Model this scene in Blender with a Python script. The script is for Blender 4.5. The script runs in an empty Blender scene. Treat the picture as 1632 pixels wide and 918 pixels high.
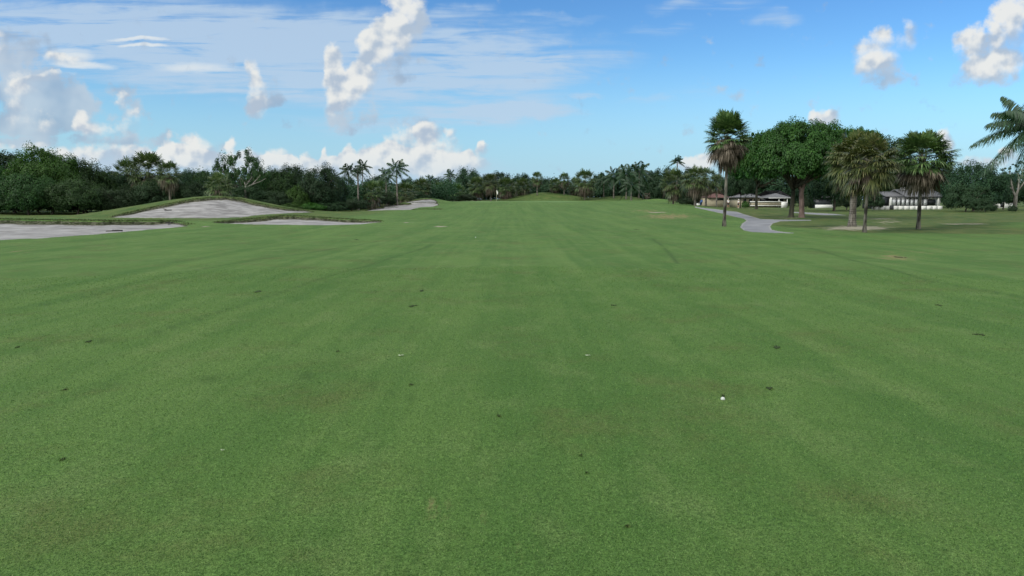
import bpy, math, random
import numpy as np
from mathutils import Vector, Matrix

SC = bpy.context.scene
COL = SC.collection
R = math.radians

# ---------------------------------------------------------------- camera
CAM_H = 1.7
FPX = 1179.0                       # focal length in photo pixels (1632 wide)
PITCH = math.atan((459 - 318) / FPX)
cam_d = bpy.data.cameras.new('camera')
cam_d.sensor_width = 36.0
cam_d.lens = 36.0 * FPX / 1632.0
cam_d.clip_start = 0.1
cam_d.clip_end = 12000
cam = bpy.data.objects.new('camera', cam_d)
COL.objects.link(cam)
cam.location = (0, 0, CAM_H)
cam.rotation_euler = (math.pi / 2 - PITCH, 0, 0)
SC.camera = cam
FWD = np.array([0, math.cos(PITCH), -math.sin(PITCH)])
UPV = np.array([0, math.sin(PITCH), math.cos(PITCH)])


def ray(px, py):
    d = FWD + np.array([1.0, 0, 0]) * ((px - 816) / FPX) - UPV * ((py - 459) / FPX)
    return d


def at(px, py, Y):
    """World point at depth Y seen at photo pixel (px, py)."""
    d = ray(px, py)
    return np.array([0, 0, CAM_H]) + d * (Y / d[1])


def project(x, y, z):
    zz = z - CAM_H
    dep = y * FWD[1] + zz * FWD[2]
    dep = np.where(np.abs(dep) < 1e-3, 1e-3, dep)
    upc = y * UPV[1] + zz * UPV[2]
    px = 816 + FPX * x / dep
    py = 459 - FPX * upc / dep
    return np.where(dep > 0.2, px, -9e4), np.where(dep > 0.2, py, -9e4)


# ---------------------------------------------------------------- view, sun, sky
SC.view_settings.view_transform = 'Standard'
SC.view_settings.look = 'None'
SC.view_settings.gamma = 1.0
SC.view_settings.exposure = 0.0
try:
    SC.view_settings.use_curve_mapping = False
except Exception:
    pass
SUN_EL, SUN_AZ = R(34), R(-118)     # azimuth measured from +Y towards +X
SUN_STRENGTH = 2.6
SKY_STRENGTH = 0.10
DECK_FILL = 1.55  # brightness of the added, unseen cloud fill
CLOUD_GAIN = 9.2                   # radiance of a white cloud in units of the sky texture
sdir = Vector((math.sin(SUN_AZ) * math.cos(SUN_EL), math.cos(SUN_AZ) * math.cos(SUN_EL), math.sin(SUN_EL)))
sun_d = bpy.data.lights.new('sun', 'SUN')
sun_d.energy = SUN_STRENGTH
sun_d.angle = R(16)
sun_d.color = (1.0, 0.95, 0.87)
sun = bpy.data.objects.new('sun', sun_d)
COL.objects.link(sun)
sun.rotation_euler = sdir.to_track_quat('Z', 'Y').to_euler()

world = bpy.data.worlds.new('World')
SC.world = world
world.use_nodes = True
try:
    world.cycles.sampling_method = 'NONE'
except Exception:
    pass
NT = world.node_tree
NT.nodes.clear()


class G:
    """Small expression builder over a node tree."""

    def __init__(self, nt):
        self.nt = nt

    def _in(self, sock, v):
        if isinstance(v, bpy.types.NodeSocket):
            self.nt.links.new(v, sock)
        elif v is not None:
            sock.default_value = v

    def m(self, op, a, b=None, c=None, clamp=False):
        n = self.nt.nodes.new('ShaderNodeMath')
        n.operation = op
        n.use_clamp = clamp
        for i, v in enumerate((a, b, c)):
            if v is not None:
                self._in(n.inputs[i], v)
        return n.outputs[0]

    def v(self, op, a, b=None, c=None, scale=None):
        n = self.nt.nodes.new('ShaderNodeVectorMath')
        n.operation = op
        for i, x in enumerate((a, b, c)):
            if x is not None:
                self._in(n.inputs[i], x)
        if scale is not None:
            self._in(n.inputs['Scale'], scale)
        return n.outputs['Value'] if op in ('DOT_PRODUCT', 'LENGTH', 'DISTANCE') else n.outputs[0]

    def sep(self, a):
        n = self.nt.nodes.new('ShaderNodeSeparateXYZ')
        self._in(n.inputs[0], a)
        return n.outputs

    def comb(self, x, y, z):
        n = self.nt.nodes.new('ShaderNodeCombineXYZ')
        for i, q in enumerate((x, y, z)):
            self._in(n.inputs[i], q)
        return n.outputs[0]

    def noise(self, vec, scale, detail=4, rough=0.5, dist=0.0, color=False):
        n = self.nt.nodes.new('ShaderNodeTexNoise')
        self._in(n.inputs['Vector'], vec)
        self._in(n.inputs['Scale'], scale)
        n.inputs['Detail'].default_value = detail
        n.inputs['Roughness'].default_value = rough
        n.inputs['Distortion'].default_value = dist
        return n.outputs['Color' if color else 'Fac']

    def voronoi(self, vec, scale, rnd=1.0):
        n = self.nt.nodes.new('ShaderNodeTexVoronoi')
        self._in(n.inputs['Vector'], vec)
        self._in(n.inputs['Scale'], scale)
        n.inputs['Randomness'].default_value = rnd
        return n.outputs

    def ss(self, x, a, b, lo=0.0, hi=1.0):
        n = self.nt.nodes.new('ShaderNodeMapRange')
        n.interpolation_type = 'SMOOTHSTEP'
        self._in(n.inputs['Value'], x)
        for k, q in (('From Min', a), ('From Max', b), ('To Min', lo), ('To Max', hi)):
            self._in(n.inputs[k], q)
        return n.outputs['Result']

    def mix(self, f, a, b, blend='MIX'):
        n = self.nt.nodes.new('ShaderNodeMix')
        n.data_type = 'RGBA'
        n.blend_type = blend
        self._in(n.inputs[0], f)
        for i, q in ((6, a), (7, b)):
            if isinstance(q, (tuple, list)) and len(q) == 3:
                q = (*q, 1.0)
            self._in(n.inputs[i], q)
        return n.outputs[2]


g = G(NT)
tc = NT.nodes.new('ShaderNodeTexCoord')
dirv = tc.outputs['Generated']
sx, sy, sz = g.sep(dirv)
ay = g.m('MAXIMUM', g.m('ABSOLUTE', sy), 0.06)
U = g.m('DIVIDE', sx, ay)
V = g.m('DIVIDE', sz, ay)
P0 = g.comb(U, V, 0.0)
sky = NT.nodes.new('ShaderNodeTexSky')
sky.sky_type = 'NISHITA'
sky.sun_disc = False
sky.sun_elevation = SUN_EL
sky.sun_rotation = SUN_AZ
sky.altitude = 0
sky.air_density = 1.0
sky.dust_density = 0.6
sky.ozone_density = 2.2
skyc = g.mix(1.0, sky.outputs[0], g.mix(g.ss(V, 0.08, 0.30), (0.88, 1.36, 1.62), (0.64, 1.10, 1.54)), 'MULTIPLY')


def uv(px, py):
    d = ray(px, py)
    return d[0] / d[1], d[2] / d[1]


def field(P, blobs, shade=False):
    """Sum of soft elliptical bumps placed in the sky (carried in the third component, one after
    the other, so that few values are alive at once); also their lean towards the light."""
    Gs = None
    for b in blobs:
        px, py, rx, ry = b[:4]
        w8 = b[4] if len(b) > 4 else 1.0
        cu, cv = uv(px, py)
        iu, iv = FPX / rx / 1.25, FPX / ry / 1.25
        p = g.v('MULTIPLY_ADD', P, (iu, iv, 0), (-cu * iu, -cv * iv, 0))
        w = g.m('SUBTRACT', 1.0, g.v('DOT_PRODUCT', p, p), clamp=True)
        if w8 != 1.0:
            w = g.m('MULTIPLY', w, w8)
        if shade:
            s = g.v('DOT_PRODUCT', p, (-0.42, 0.75, 0.0))
            Gs = g.m('MULTIPLY', s, w) if Gs is None else g.m('MULTIPLY_ADD', s, w, Gs)
        P = g.v('ADD', P, g.comb(0.0, 0.0, w))
    return g.sep(P)[2], Gs


wn = g.v('SUBTRACT', g.noise(P0, 15.0, 5, 0.55, color=True), (0.5, 0.5, 0.5))
warp = wn
PW = g.v('MULTIPLY_ADD', warp, (0.046, 0.040, 0.0), P0)
fb = g.noise(P0, 36.0, 7, 0.56)
POFF = g.v('ADD', P0, (-0.005, 0.009, 0.0))
fb_s = g.noise(P0, 34.0, 3, 0.45)
fb_o = g.noise(POFF, 34.0, 3, 0.45)
fb2 = g.noise(P0, 13.0, 3, 0.5)

white = [  # px, py, half width, half height, strength : crisp, sunlit cumulus
    (652, 22, 38, 44), (618, 58, 38, 30), (592, 92, 30, 36, .9), (574, 126, 24, 24, .9), (530, 104, 16, 32), (546, 136, 34, 30),
    (542, 172, 32, 28, .6), (398, 106, 15, 26, .75), (410, 146, 18, 36, .75), (422, 172, 22, 24, .5),
    (104, 97, 46, 11, .8), (90, 124, 50, 8, .6), (136, 202, 26, 22), (22, 186, 26, 24, .6), (196, 162, 16, 24, .7), (212, 202, 26, 24, .65), (2, 75, 14, 30, .6),
    (312, 246, 40, 28), (364, 230, 9, 17), (274, 254, 26, 20), (446, 246, 20, 18, .9), (430, 262, 50, 14, .9), (492, 254, 10, 16, .8), (518, 248, 7, 17, .8),
    (557, 246, 11, 24), (598, 254, 42, 22), (645, 236, 42, 34, .8), (682, 212, 20, 15), (712, 215, 9, 8, .7), (702, 245, 38, 26, .8), (752, 252, 12, 12), (769, 240, 9, 15),
    (735, 270, 60, 14, .7), (395, 258, 44, 20, .8), (545, 268, 60, 20, .8), (250, 258, 50, 18, .8), (480, 264, 50, 16, .8), (330, 262, 60, 18, .8), (640, 262, 110, 22, .8), (700, 268, 70, 20, .7), (160, 252, 90, 18, .9), (40, 238, 60, 12, .6), (500, 276, 70, 10, .7),
    (1312, 190, 24, 17, 1.2), (1128, 262, 26, 16), (1098, 264, 16, 10, .8), (1510, 230, 17, 24), (1534, 256, 18, 10, .8), (1570, 264, 44, 11, .7), (1608, 246, 18, 14),
    (1396, 80, 32, 34, .85), (1446, 54, 20, 24, .8), (1410, 112, 36, 26, .5), (1558, 82, 34, 44, .9), (1616, 40, 38, 56, 1.0), (1588, 112, 48, 30, .75), (36, 128, 40, 24, .45), (70, 205, 30, 26, .5), (28, 150, 26, 22, .5), (170, 215, 30, 20, .5),
]
grey = [  # soft, shaded cloud
    (20, 105, 66, 60, .9), (66, 165, 80, 44, .9), (120, 172, 40, 36, .8), (190, 140, 28, 12, .7), (150, 229, 190, 10, .7), (28, 210, 70, 26, .7), (205, 185, 40, 40, .5),
    (420, 150, 26, 46, .5), (444, 158, 18, 12, .7), (550, 192, 54, 18, .6), (632, 126, 30, 10, .55), (640, 80, 44, 40, .4), (672, 22, 28, 40, .5), (655, 205, 60, 20, .5),
    (1168, 140, 30, 12, .5), (1400, 118, 40, 26, .55), (1440, 130, 60, 16, .4), (1580, 118, 60, 24, .5), (690, 260, 80, 30, .4), (565, 150, 50, 50, .3),
]
veil = [  # thin high cloud
    (230, 70, 330, 82, .95), (560, 120, 300, 84, .85), (830, 92, 180, 44, .75), (60, 40, 260, 40, .6), (470, 45, 330, 34, .45), (905, 100, 80, 14, .4), (730, 18, 60, 16, .6),
    (1120, 8, 90, 16, .8), (1052, 46, 62, 11, .6), (1232, 32, 42, 14, .6), (830, 176, 96, 11, .8), (790, 198, 50, 18, .5), (1130, 156, 70, 16, .45), (936, 148, 26, 6, .6), (1030, 162, 46, 8, .5),
    (870, 30, 90, 10, .5), (700, 170, 240, 50, .40), (330, 178, 300, 26, -.35), (640, 280, 170, 34, 1.1), (300, 268, 190, 30, .9), (120, 262, 140, 24, .9), (900, 292, 120, 14, .6), (1550, 275, 130, 24, .6),
]
bright = [(222, 62, 50, 3.2), (230, 72, 40, 3.0), (310, 108, 66, 9, .7), (110, 88, 40, 16, .7), (135, 105, 50, 6, .8)]

# thin streaky layer
streak = g.noise(g.v('MULTIPLY', P0, (6.0, 62.0, 1.0)), 1.0, 8, 0.62, 0.5)
streak2 = g.noise(g.v('MULTIPLY', P0, (2.6, 9.0, 1.0)), 1.3, 5, 0.55, 0.3)
Wv, _ = field(PW, veil)
PS = g.v('MULTIPLY_ADD', warp, (0.06, 0.016, 0.0), P0)
Wb, _ = field(PS, bright)
dv = g.m('MULTIPLY', g.m('MULTIPLY_ADD', g.m('ADD', g.m('MULTIPLY', streak, 1.6), g.m('MULTIPLY', streak2, 0.75)), 2.1, -1.66), Wv)
av = g.ss(dv, 0.04, 1.1, 0.0, 0.80)
CG = CLOUD_GAIN
# pale band low over the horizon
hz = g.ss(V, -0.02, 0.20, 0.85, 0.0)
c1 = g.mix(hz, skyc, (0.45 * CG, 0.69 * CG, 0.89 * CG))
c1 = g.mix(av, c1, (0.55 * CG, 0.70 * CG, 0.87 * CG))
ab = g.ss(g.m('MULTIPLY', Wb, g.m('ADD', streak, 0.5)), 0.10, 0.95, 0, 0.85)
c1 = g.mix(ab, c1, (0.84 * CG, 0.89 * CG, 0.91 * CG))
# shaded cloud
Wg, _ = field(PW, grey)
dg = g.m('MULTIPLY_ADD', g.m('SUBTRACT', fb, 0.5), 2.4, Wg)
ag = g.ss(dg, 0.20, 0.85, 0.0, 0.80)
gcol = g.mix(g.ss(fb2, 0.35, 0.65), (0.36 * CG, 0.48 * CG, 0.64 * CG), (0.58 * CG, 0.67 * CG, 0.77 * CG))
c1 = g.mix(ag, c1, gcol)
# sunlit cumulus: crisp towards the light, dissolving into shade below
Ww, Gw = field(PW, white, True)
lit = g.m('DIVIDE', Gw, g.m('MAXIMUM', Ww, 0.05))
soft_w = g.ss(lit, -0.60, 0.55, 1.25, 0.52)
amp = g.ss(lit, -0.4, 0.5, 1.0, 1.7)
dw = g.m('MULTIPLY_ADD', g.m('SUBTRACT', fb, 0.5), amp, Ww)
aw = g.m('DIVIDE', g.m('SUBTRACT', dw, 0.22), soft_w, clamp=True)
aw = g.m('MULTIPLY', g.ss(aw, 0.0, 1.0), 0.97)
bump = g.m('ADD', g.m('MULTIPLY', g.m('SUBTRACT', fb_s, fb_o), 3.6), g.m('MULTIPLY', g.m('SUBTRACT', fb2, 0.5), 1.1))
core = g.ss(Ww, 0.3, 1.5, 0.0, 0.22)
lum = g.m('ADD', g.m('ADD', g.m('MULTIPLY_ADD', lit, 0.95, 0.36), core), bump, clamp=True)
wcol = g.mix(g.ss(lum, -0.05, 1.0), (0.48 * CG, 0.58 * CG, 0.71 * CG), (0.90 * CG, 0.91 * CG, 0.89 * CG))
wcol = g.mix(g.ss(V, 0.015, 0.075, 0.6, 0.0), wcol, (0.62 * CG, 0.76 * CG, 0.86 * CG))
c1 = g.mix(aw, c1, wcol)
# unseen bright cloud deck added overhead and behind as soft fill light
ovr = g.m('MAXIMUM', g.ss(sz, 0.36, 0.62), g.ss(g.m('MULTIPLY', sy, -1.0), 0.05, 0.5))
deck = g.ss(g.noise(dirv, 3.0, 4, 0.5), 0.3, 0.7, DECK_FILL * 0.75 * CG, DECK_FILL * 1.2 * CG)
dcol = g.v('SCALE', (1.0, 0.985, 0.94), scale=deck)
c1 = g.mix(g.m('MULTIPLY', ovr, 0.95), c1, dcol)
bg = NT.nodes.new('ShaderNodeBackground')
bg.inputs['Strength'].default_value = SKY_STRENGTH
NT.links.new(c1, bg.inputs['Color'])
wo = NT.nodes.new('ShaderNodeOutputWorld')
NT.links.new(bg.outputs[0], wo.inputs['Surface'])

# ---------------------------------------------------------------- tagging and mesh helpers


def tag(o, label=None, cat=None, group=None, kind=None):
    if label:
        o['label'] = label
    if cat:
        o['category'] = cat
    if group:
        o['group'] = group
    if kind:
        o['kind'] = kind
    return o


def empty(name, loc, rz=0.0, label=None, cat=None, group=None):
    o = bpy.data.objects.new(name, None)
    COL.objects.link(o)
    o.location = [float(q) for q in loc]
    o.rotation_euler = (0, 0, rz)
    o.empty_display_size = 0.3
    return tag(o, label, cat, group)


def link(name, me, parent=None, loc=None):
    o = bpy.data.objects.new(name, me)
    COL.objects.link(o)
    if parent is not None:
        o.parent = parent
    if loc is not None:
        o.location = loc
    return o


def np_mesh(name, Vv, faces, mat, smooth=False):
    """faces: list of (n,k) integer arrays."""
    me = bpy.data.meshes.new(name)
    Vv = np.asarray(Vv, dtype=np.float32)
    me.vertices.add(len(Vv))
    me.vertices.foreach_set('co', Vv.ravel())
    faces = [np.asarray(f, dtype=np.int32) for f in faces if len(f)]
    loops = np.concatenate([f.ravel() for f in faces])
    cnt = np.concatenate([np.full(len(f), f.shape[1], dtype=np.int32) for f in faces])
    st = np.concatenate([[0], np.cumsum(cnt)[:-1]]).astype(np.int32)
    me.loops.add(len(loops))
    me.loops.foreach_set('vertex_index', loops)
    me.polygons.add(len(cnt))
    me.polygons.foreach_set('loop_start', st)
    me.polygons.foreach_set('loop_total', cnt)
    if smooth:
        me.polygons.foreach_set('use_smooth', np.ones(len(cnt), dtype=bool))
    me.update(calc_edges=True)
    me.validate()
    if mat is not None:
        me.materials.append(mat)
    return me


class MB:
    """Collects shapes into one mesh."""

    def __init__(self):
        self.v = []
        self.f3 = []
        self.f4 = []
        self.n = 0

    def raw(self, Vv, F):
        Vv = np.asarray(Vv, dtype=float).reshape(-1, 3)
        F = np.asarray(F, dtype=int)
        (self.f3 if F.shape[1] == 3 else self.f4).append(F + self.n)
        self.v.append(Vv)
        self.n += len(Vv)
        return self

    def box(self, a, b):
        x0, y0, z0 = a
        x1, y1, z1 = b
        Vv = [(x0, y0, z0), (x1, y0, z0), (x1, y1, z0), (x0, y1, z0), (x0, y0, z1), (x1, y0, z1), (x1, y1, z1), (x0, y1, z1)]
        F = [(0, 3, 2, 1), (4, 5, 6, 7), (0, 1, 5, 4), (1, 2, 6, 5), (2, 3, 7, 6), (3, 0, 4, 7)]
        return self.raw(Vv, F)

    def tube(self, pts, rad, n=8, cap=True):
        pts = np.asarray(pts, dtype=float)
        rad = np.broadcast_to(np.asarray(rad, dtype=float), (len(pts),))
        t = np.gradient(pts, axis=0)
        t /= np.linalg.norm(t, axis=1)[:, None] + 1e-9
        ref = np.array([0.0, 0, 1.0]) if abs(t[0][2]) < 0.9 else np.array([1.0, 0, 0])
        rings = []
        for i in range(len(pts)):
            a = np.cross(t[i], ref)
            a /= np.linalg.norm(a) + 1e-9
            b = np.cross(t[i], a)
            ang = np.arange(n) * 2 * math.pi / n
            rings.append(pts[i] + rad[i] * (np.cos(ang)[:, None] * a + np.sin(ang)[:, None] * b))
        Vv = np.concatenate(rings)
        F = []
        for i in range(len(pts) - 1):
            for j in range(n):
                k = (j + 1) % n
                F.append((i * n + j, i * n + k, (i + 1) * n + k, (i + 1) * n + j))
        base = self.n
        self.raw(Vv, F)
        if cap:
            c = [(base, base + j + 1, base + j) for j in range(1, n - 1)]
            e = base + (len(pts) - 1) * n
            c += [(e, e + j, e + j + 1) for j in range(1, n - 1)]
            self.f3.append(np.asarray(c, dtype=int))
        return self

    def ball(self, c, r, nu=12, nv=8):
        r = np.broadcast_to(np.asarray(r, float), (3,))
        Vv = []
        for i in range(nv + 1):
            th = math.pi * i / nv
            for j in range(nu):
                ph = 2 * math.pi * j / nu
                Vv.append((c[0] + r[0] * math.sin(th) * math.cos(ph), c[1] + r[1] * math.sin(th) * math.sin(ph), c[2] + r[2] * math.cos(th)))
        F = [(i * nu + j, (i + 1) * nu + j, (i + 1) * nu + (j + 1) % nu, i * nu + (j + 1) % nu) for i in range(nv) for j in range(nu)]
        return self.raw(Vv, F)

    def mesh(self, name, mat, smooth=False):
        fs = []
        if self.f3:
            fs.append(np.concatenate(self.f3))
        if self.f4:
            fs.append(np.concatenate(self.f4))
        return np_mesh(name, np.concatenate(self.v), fs, mat, smooth)

    def build(self, name, mat, parent=None, smooth=False, loc=None):
        return link(name, self.mesh(name, mat, smooth), parent, loc)


# ---------------------------------------------------------------- materials


def new_mat(name):
    m = bpy.data.materials.new(name)
    m.use_nodes = True
    nt = m.node_tree
    bs = nt.nodes['Principled BSDF']
    return m, nt, bs, G(nt)


def plain(name, col, rough=0.7, var=0.12, scale=3.0, metallic=0.0, spec=0.3):
    """Painted or natural surface: base colour broken up by two scales of noise and a slight bump."""
    m, nt, bs, q = new_mat(name)
    tcn = nt.nodes.new('ShaderNodeTexCoord')
    n1 = q.noise(tcn.outputs['Object'], scale, 5, 0.6)
    n2 = q.noise(tcn.outputs['Object'], scale * 9, 3, 0.6)
    f = q.m('ADD', q.m('MULTIPLY', n1, 0.6), q.m('MULTIPLY', n2, 0.4))
    dark = tuple(c * (1 - var * 1.6) for c in col)
    lite = tuple(min(1, c * (1 + var)) for c in col)
    nt.links.new(q.mix(q.ss(f, 0.3, 0.7), dark, lite), bs.inputs['Base Color'])
    bs.inputs['Roughness'].default_value = rough
    bs.inputs['Metallic'].default_value = metallic
    bs.inputs['Specular IOR Level'].default_value = spec
    return m


def leaf_mat(name, cols, trans=0.3, rough=0.6, patch=0.35, spec=0.25, nscale=6.0):
    """Foliage: each leaf picks its own tone; broad clumps drift between tones."""
    m, nt, bs, q = new_mat(name)
    geo = nt.nodes.new('ShaderNodeNewGeometry')
    tcn = nt.nodes.new('ShaderNodeTexCoord')
    oi = nt.nodes.new('ShaderNodeObjectInfo')
    rnd = geo.outputs['Random Per Island']
    n1 = q.noise(tcn.outputs['Object'], nscale, 3, 0.5)
    f = q.m('ADD', q.m('MULTIPLY', rnd, 1 - patch), q.m('MULTIPLY', q.ss(n1, 0.3, 0.7), patch), clamp=True)
    cr = nt.nodes.new('ShaderNodeValToRGB')
    nt.links.new(f, cr.inputs[0])
    els = cr.color_ramp.elements
    while len(els) < len(cols):
        els.new(0.5)
    for i, c in enumerate(cols):
        els[i].position = i / (len(cols) - 1)
        els[i].color = (*c, 1)
    var = q.m('MULTIPLY_ADD', oi.outputs['Random'], 0.5, 0.75)
    hs = nt.nodes.new('ShaderNodeHueSaturation')
    nt.links.new(cr.outputs[0], hs.inputs['Color'])
    nt.links.new(var, hs.inputs['Value'])
    nt.links.new(q.m('MULTIPLY_ADD', oi.outputs['Random'], 0.03, 0.485), hs.inputs['Hue'])
    nt.links.new(hs.outputs[0], bs.inputs['Base Color'])
    bs.inputs['Roughness'].default_value = rough
    bs.inputs['Specular IOR Level'].default_value = spec
    tr = nt.nodes.new('ShaderNodeBsdfTranslucent')
    nt.links.new(q.mix(1.0, hs.outputs[0], (1.15, 1.25, 0.6), 'MULTIPLY'), tr.inputs['Color'])
    ms = nt.nodes.new('ShaderNodeMixShader')
    ms.inputs[0].default_value = trans
    nt.links.new(bs.outputs[0], ms.inputs[1])
    nt.links.new(tr.outputs[0], ms.inputs[2])
    nt.links.new(ms.outputs[0], nt.nodes['Material Output'].inputs['Surface'])
    return m


def bark_mat(name, a, b, scale=1.0, ring=0.0):
    m, nt, bs, q = new_mat(name)
    tcn = nt.nodes.new('ShaderNodeTexCoord')
    v1 = q.v('MULTIPLY', tcn.outputs['Object'], (9 * scale, 9 * scale, 2.2 * scale))
    n1 = q.noise(v1, 1.0, 6, 0.65)
    n2 = q.noise(tcn.outputs['Object'], 1.3, 3, 0.5)
    f = q.m('ADD', q.m('MULTIPLY', n1, 0.65), q.m('MULTIPLY', n2, 0.35))
    if ring:
        x, y, z = q.sep(tcn.outputs['Object'])
        w = q.m('SINE', q.m('MULTIPLY', z, ring))
        f = q.m('MULTIPLY_ADD', w, 0.03, f)
    nt.links.new(q.mix(q.ss(f, 0.38, 0.62), a, b), bs.inputs['Base Color'])
    bs.inputs['Roughness'].default_value = 0.9
    bs.inputs['Specular IOR Level'].default_value = 0.15
    bp = nt.nodes.new('ShaderNodeBump')
    bp.inputs['Strength'].default_value = 0.6
    bp.inputs['Distance'].default_value = 0.05
    nt.links.new(n1, bp.inputs['Height'])
    nt.links.new(bp.outputs[0], bs.inputs['Normal'])
    return m


def attr(nt, name):
    n = nt.nodes.new('ShaderNodeAttribute')
    n.attribute_name = name
    return n.outputs['Fac']


def turf_mat():
    m, nt, bs, q = new_mat('mown_turf')
    geo = nt.nodes.new('ShaderNodeNewGeometry')
    P = geo.outputs['Position']
    n_stripe = q.noise(q.v('MULTIPLY', P, (0.75, 0.035, 0)), 1.0, 4, 0.6)
    n_patch = q.noise(P, 0.33, 5, 0.62)
    n_mid = q.noise(q.v('MULTIPLY', P, (1.6, 0.8, 0)), 1.0, 5, 0.65)
    n_fine = q.noise(P, 38.0, 4, 0.7)
    n_tip = q.noise(P, 150.0, 2, 0.7)
    lush, mid, pale = (0.078, 0.172, 0.038), (0.132, 0.234, 0.060), (0.198, 0.276, 0.100)
    n_band = q.noise(q.v('MULTIPLY', P, (3.3, 0.028, 0)), 1.0, 3, 0.6)
    n_big = q.noise(q.v('MULTIPLY', P, (0.16, 0.07, 0)), 1.0, 4, 0.6)
    f = q.m('ADD', q.m('MULTIPLY', n_stripe, 0.40), q.m('MULTIPLY', n_patch, 0.30))
    f = q.m('ADD', f, q.m('ADD', q.m('MULTIPLY', n_band, 0.28), q.m('MULTIPLY', n_big, 0.14)))
    c = q.mix(q.ss(f, 0.46, 0.66), lush, mid)
    c = q.mix(q.ss(n_mid, 0.46, 0.74, 0, 0.55), c, pale)
    # thin brownish thatch showing through
    n_thatch = q.noise(q.v('ADD', P, (31.0, 7.0, 0)), 0.6, 6, 0.7)
    c = q.mix(q.ss(n_thatch, 0.50, 0.70, 0, 0.55), c, (0.125, 0.125, 0.046))
    n_sp = q.noise(P, 105.0, 3, 0.75)
    c = q.mix(q.ss(n_sp, 0.36, 0.56, 0.80, 0.0), c, (0.012, 0.032, 0.007))
    c = q.mix(q.ss(n_fine, 0.30, 0.74, 0.55, 0.0), c, (0.016, 0.042, 0.009))
    c = q.mix(q.ss(n_tip, 0.55, 0.80, 0, 0.40), c, (0.14, 0.20, 0.085))
    # unmown rough, wheel tracks, bare sandy soil
    rough = attr(nt, 'rough')
    n_r = q.noise(q.v('MULTIPLY', P, (0.8, 0.5, 0)), 1.0, 6, 0.65)
    rc = q.mix(q.ss(n_r, 0.35, 0.68), (0.034, 0.068, 0.016), (0.092, 0.104, 0.036))
    c = q.mix(q.m('MULTIPLY', rough, 0.85), c, rc)
    trk = q.m('MULTIPLY', attr(nt, 'track'), q.ss(n_mid, 0.28, 0.60, 0.3, 1.0))
    c = q.mix(trk, c, (0.026, 0.058, 0.014))
    putt = attr(nt, 'green')
    c = q.mix(putt, c, (0.120, 0.205, 0.085))
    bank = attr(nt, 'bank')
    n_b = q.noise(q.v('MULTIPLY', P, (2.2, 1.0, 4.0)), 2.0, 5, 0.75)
    c = q.mix(q.ss(bank, 0.03, 0.35, 0, 0.92), c, q.mix(q.ss(n_b, 0.44, 0.60), (0.020, 0.024, 0.012), (0.090, 0.092, 0.068)))  # lip shadow and dark soil painted together onto the bank faces
    soil = attr(nt, 'soil')
    sn = q.noise(q.v('MULTIPLY', P, (2.4, 0.55, 0)), 1.0, 6, 0.7)
    sm = q.ss(q.m('MULTIPLY_ADD', q.m('SUBTRACT', sn, 0.5), 2.4, soil), 0.42, 0.78)
    sm = q.m('MULTIPLY', sm, q.ss(soil, 0.02, 0.2))
    c = q.mix(sm, c, q.mix(q.ss(n_fine, 0.3, 0.7), (0.17, 0.16, 0.115), (0.29, 0.275, 0.22)))
    brown = attr(nt, 'brown')
    bm = q.ss(q.m('MULTIPLY_ADD', q.m('SUBTRACT', sn, 0.5), 2.6, brown), 0.45, 0.85, 0, 0.8)
    bm = q.m('MULTIPLY', bm, q.ss(brown, 0.02, 0.2))
    c = q.mix(bm, c, q.mix(q.ss(n_fine, 0.35, 0.65), (0.15, 0.105, 0.05), (0.21, 0.20, 0.10)))
    nt.links.new(c, bs.inputs['Base Color'])
    bs.inputs['Roughness'].default_value = 0.95
    bs.inputs['Specular IOR Level'].default_value = 0.12
    bp = nt.nodes.new('ShaderNodeBump')
    bp.inputs['Strength'].default_value = 0.55
    bp.inputs['Distance'].default_value = 0.02
    nt.links.new(q.m('ADD', n_fine, q.m('MULTIPLY', n_tip, 0.5)), bp.inputs['Height'])
    nt.links.new(bp.outputs[0], bs.inputs['Normal'])
    return m


def sand_mat():
    m, nt, bs, q = new_mat('bunker_sand')
    geo = nt.nodes.new('ShaderNodeNewGeometry')
    P = geo.outputs['Position']
    rake = q.noise(q.v('MULTIPLY', P, (0.28, 1.5, 1.5)), 1.0, 6, 0.7, 0.4)
    blot = q.noise(P, 0.8, 5, 0.6)
    grit = q.noise(P, 26, 4, 0.7)
    c = q.mix(q.ss(q.m('ADD', q.m('MULTIPLY', rake, 0.6), q.m('MULTIPLY', blot, 0.4)), 0.41, 0.58), (0.150, 0.150, 0.151), (0.285, 0.287, 0.288))
    c = q.mix(q.ss(grit, 0.5, 0.8, 0, 0.35), c, (0.13, 0.12, 0.11))
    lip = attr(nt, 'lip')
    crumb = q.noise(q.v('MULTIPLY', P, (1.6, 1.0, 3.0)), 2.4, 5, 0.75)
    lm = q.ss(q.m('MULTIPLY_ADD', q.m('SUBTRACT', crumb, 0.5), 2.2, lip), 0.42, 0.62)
    c = q.mix(q.m('MULTIPLY', lm, q.ss(lip, 0.03, 0.2)), c, q.mix(q.ss(crumb, 0.45, 0.6), (0.035, 0.035, 0.028), (0.13, 0.13, 0.10)))  # shade under the lip, mixed with crumbled soil, put into the sand colour
    nt.links.new(c, bs.inputs['Base Color'])
    bs.inputs['Roughness'].default_value = 0.95
    bs.inputs['Specular IOR Level'].default_value = 0.1
    bp = nt.nodes.new('ShaderNodeBump')
    bp.inputs['Strength'].default_value = 0.6
    bp.inputs['Distance'].default_value = 0.08
    nt.links.new(q.m('ADD', rake, q.m('MULTIPLY', grit, 0.2)), bp.inputs['Height'])
    nt.links.new(bp.outputs[0], bs.inputs['Normal'])
    return m


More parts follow.
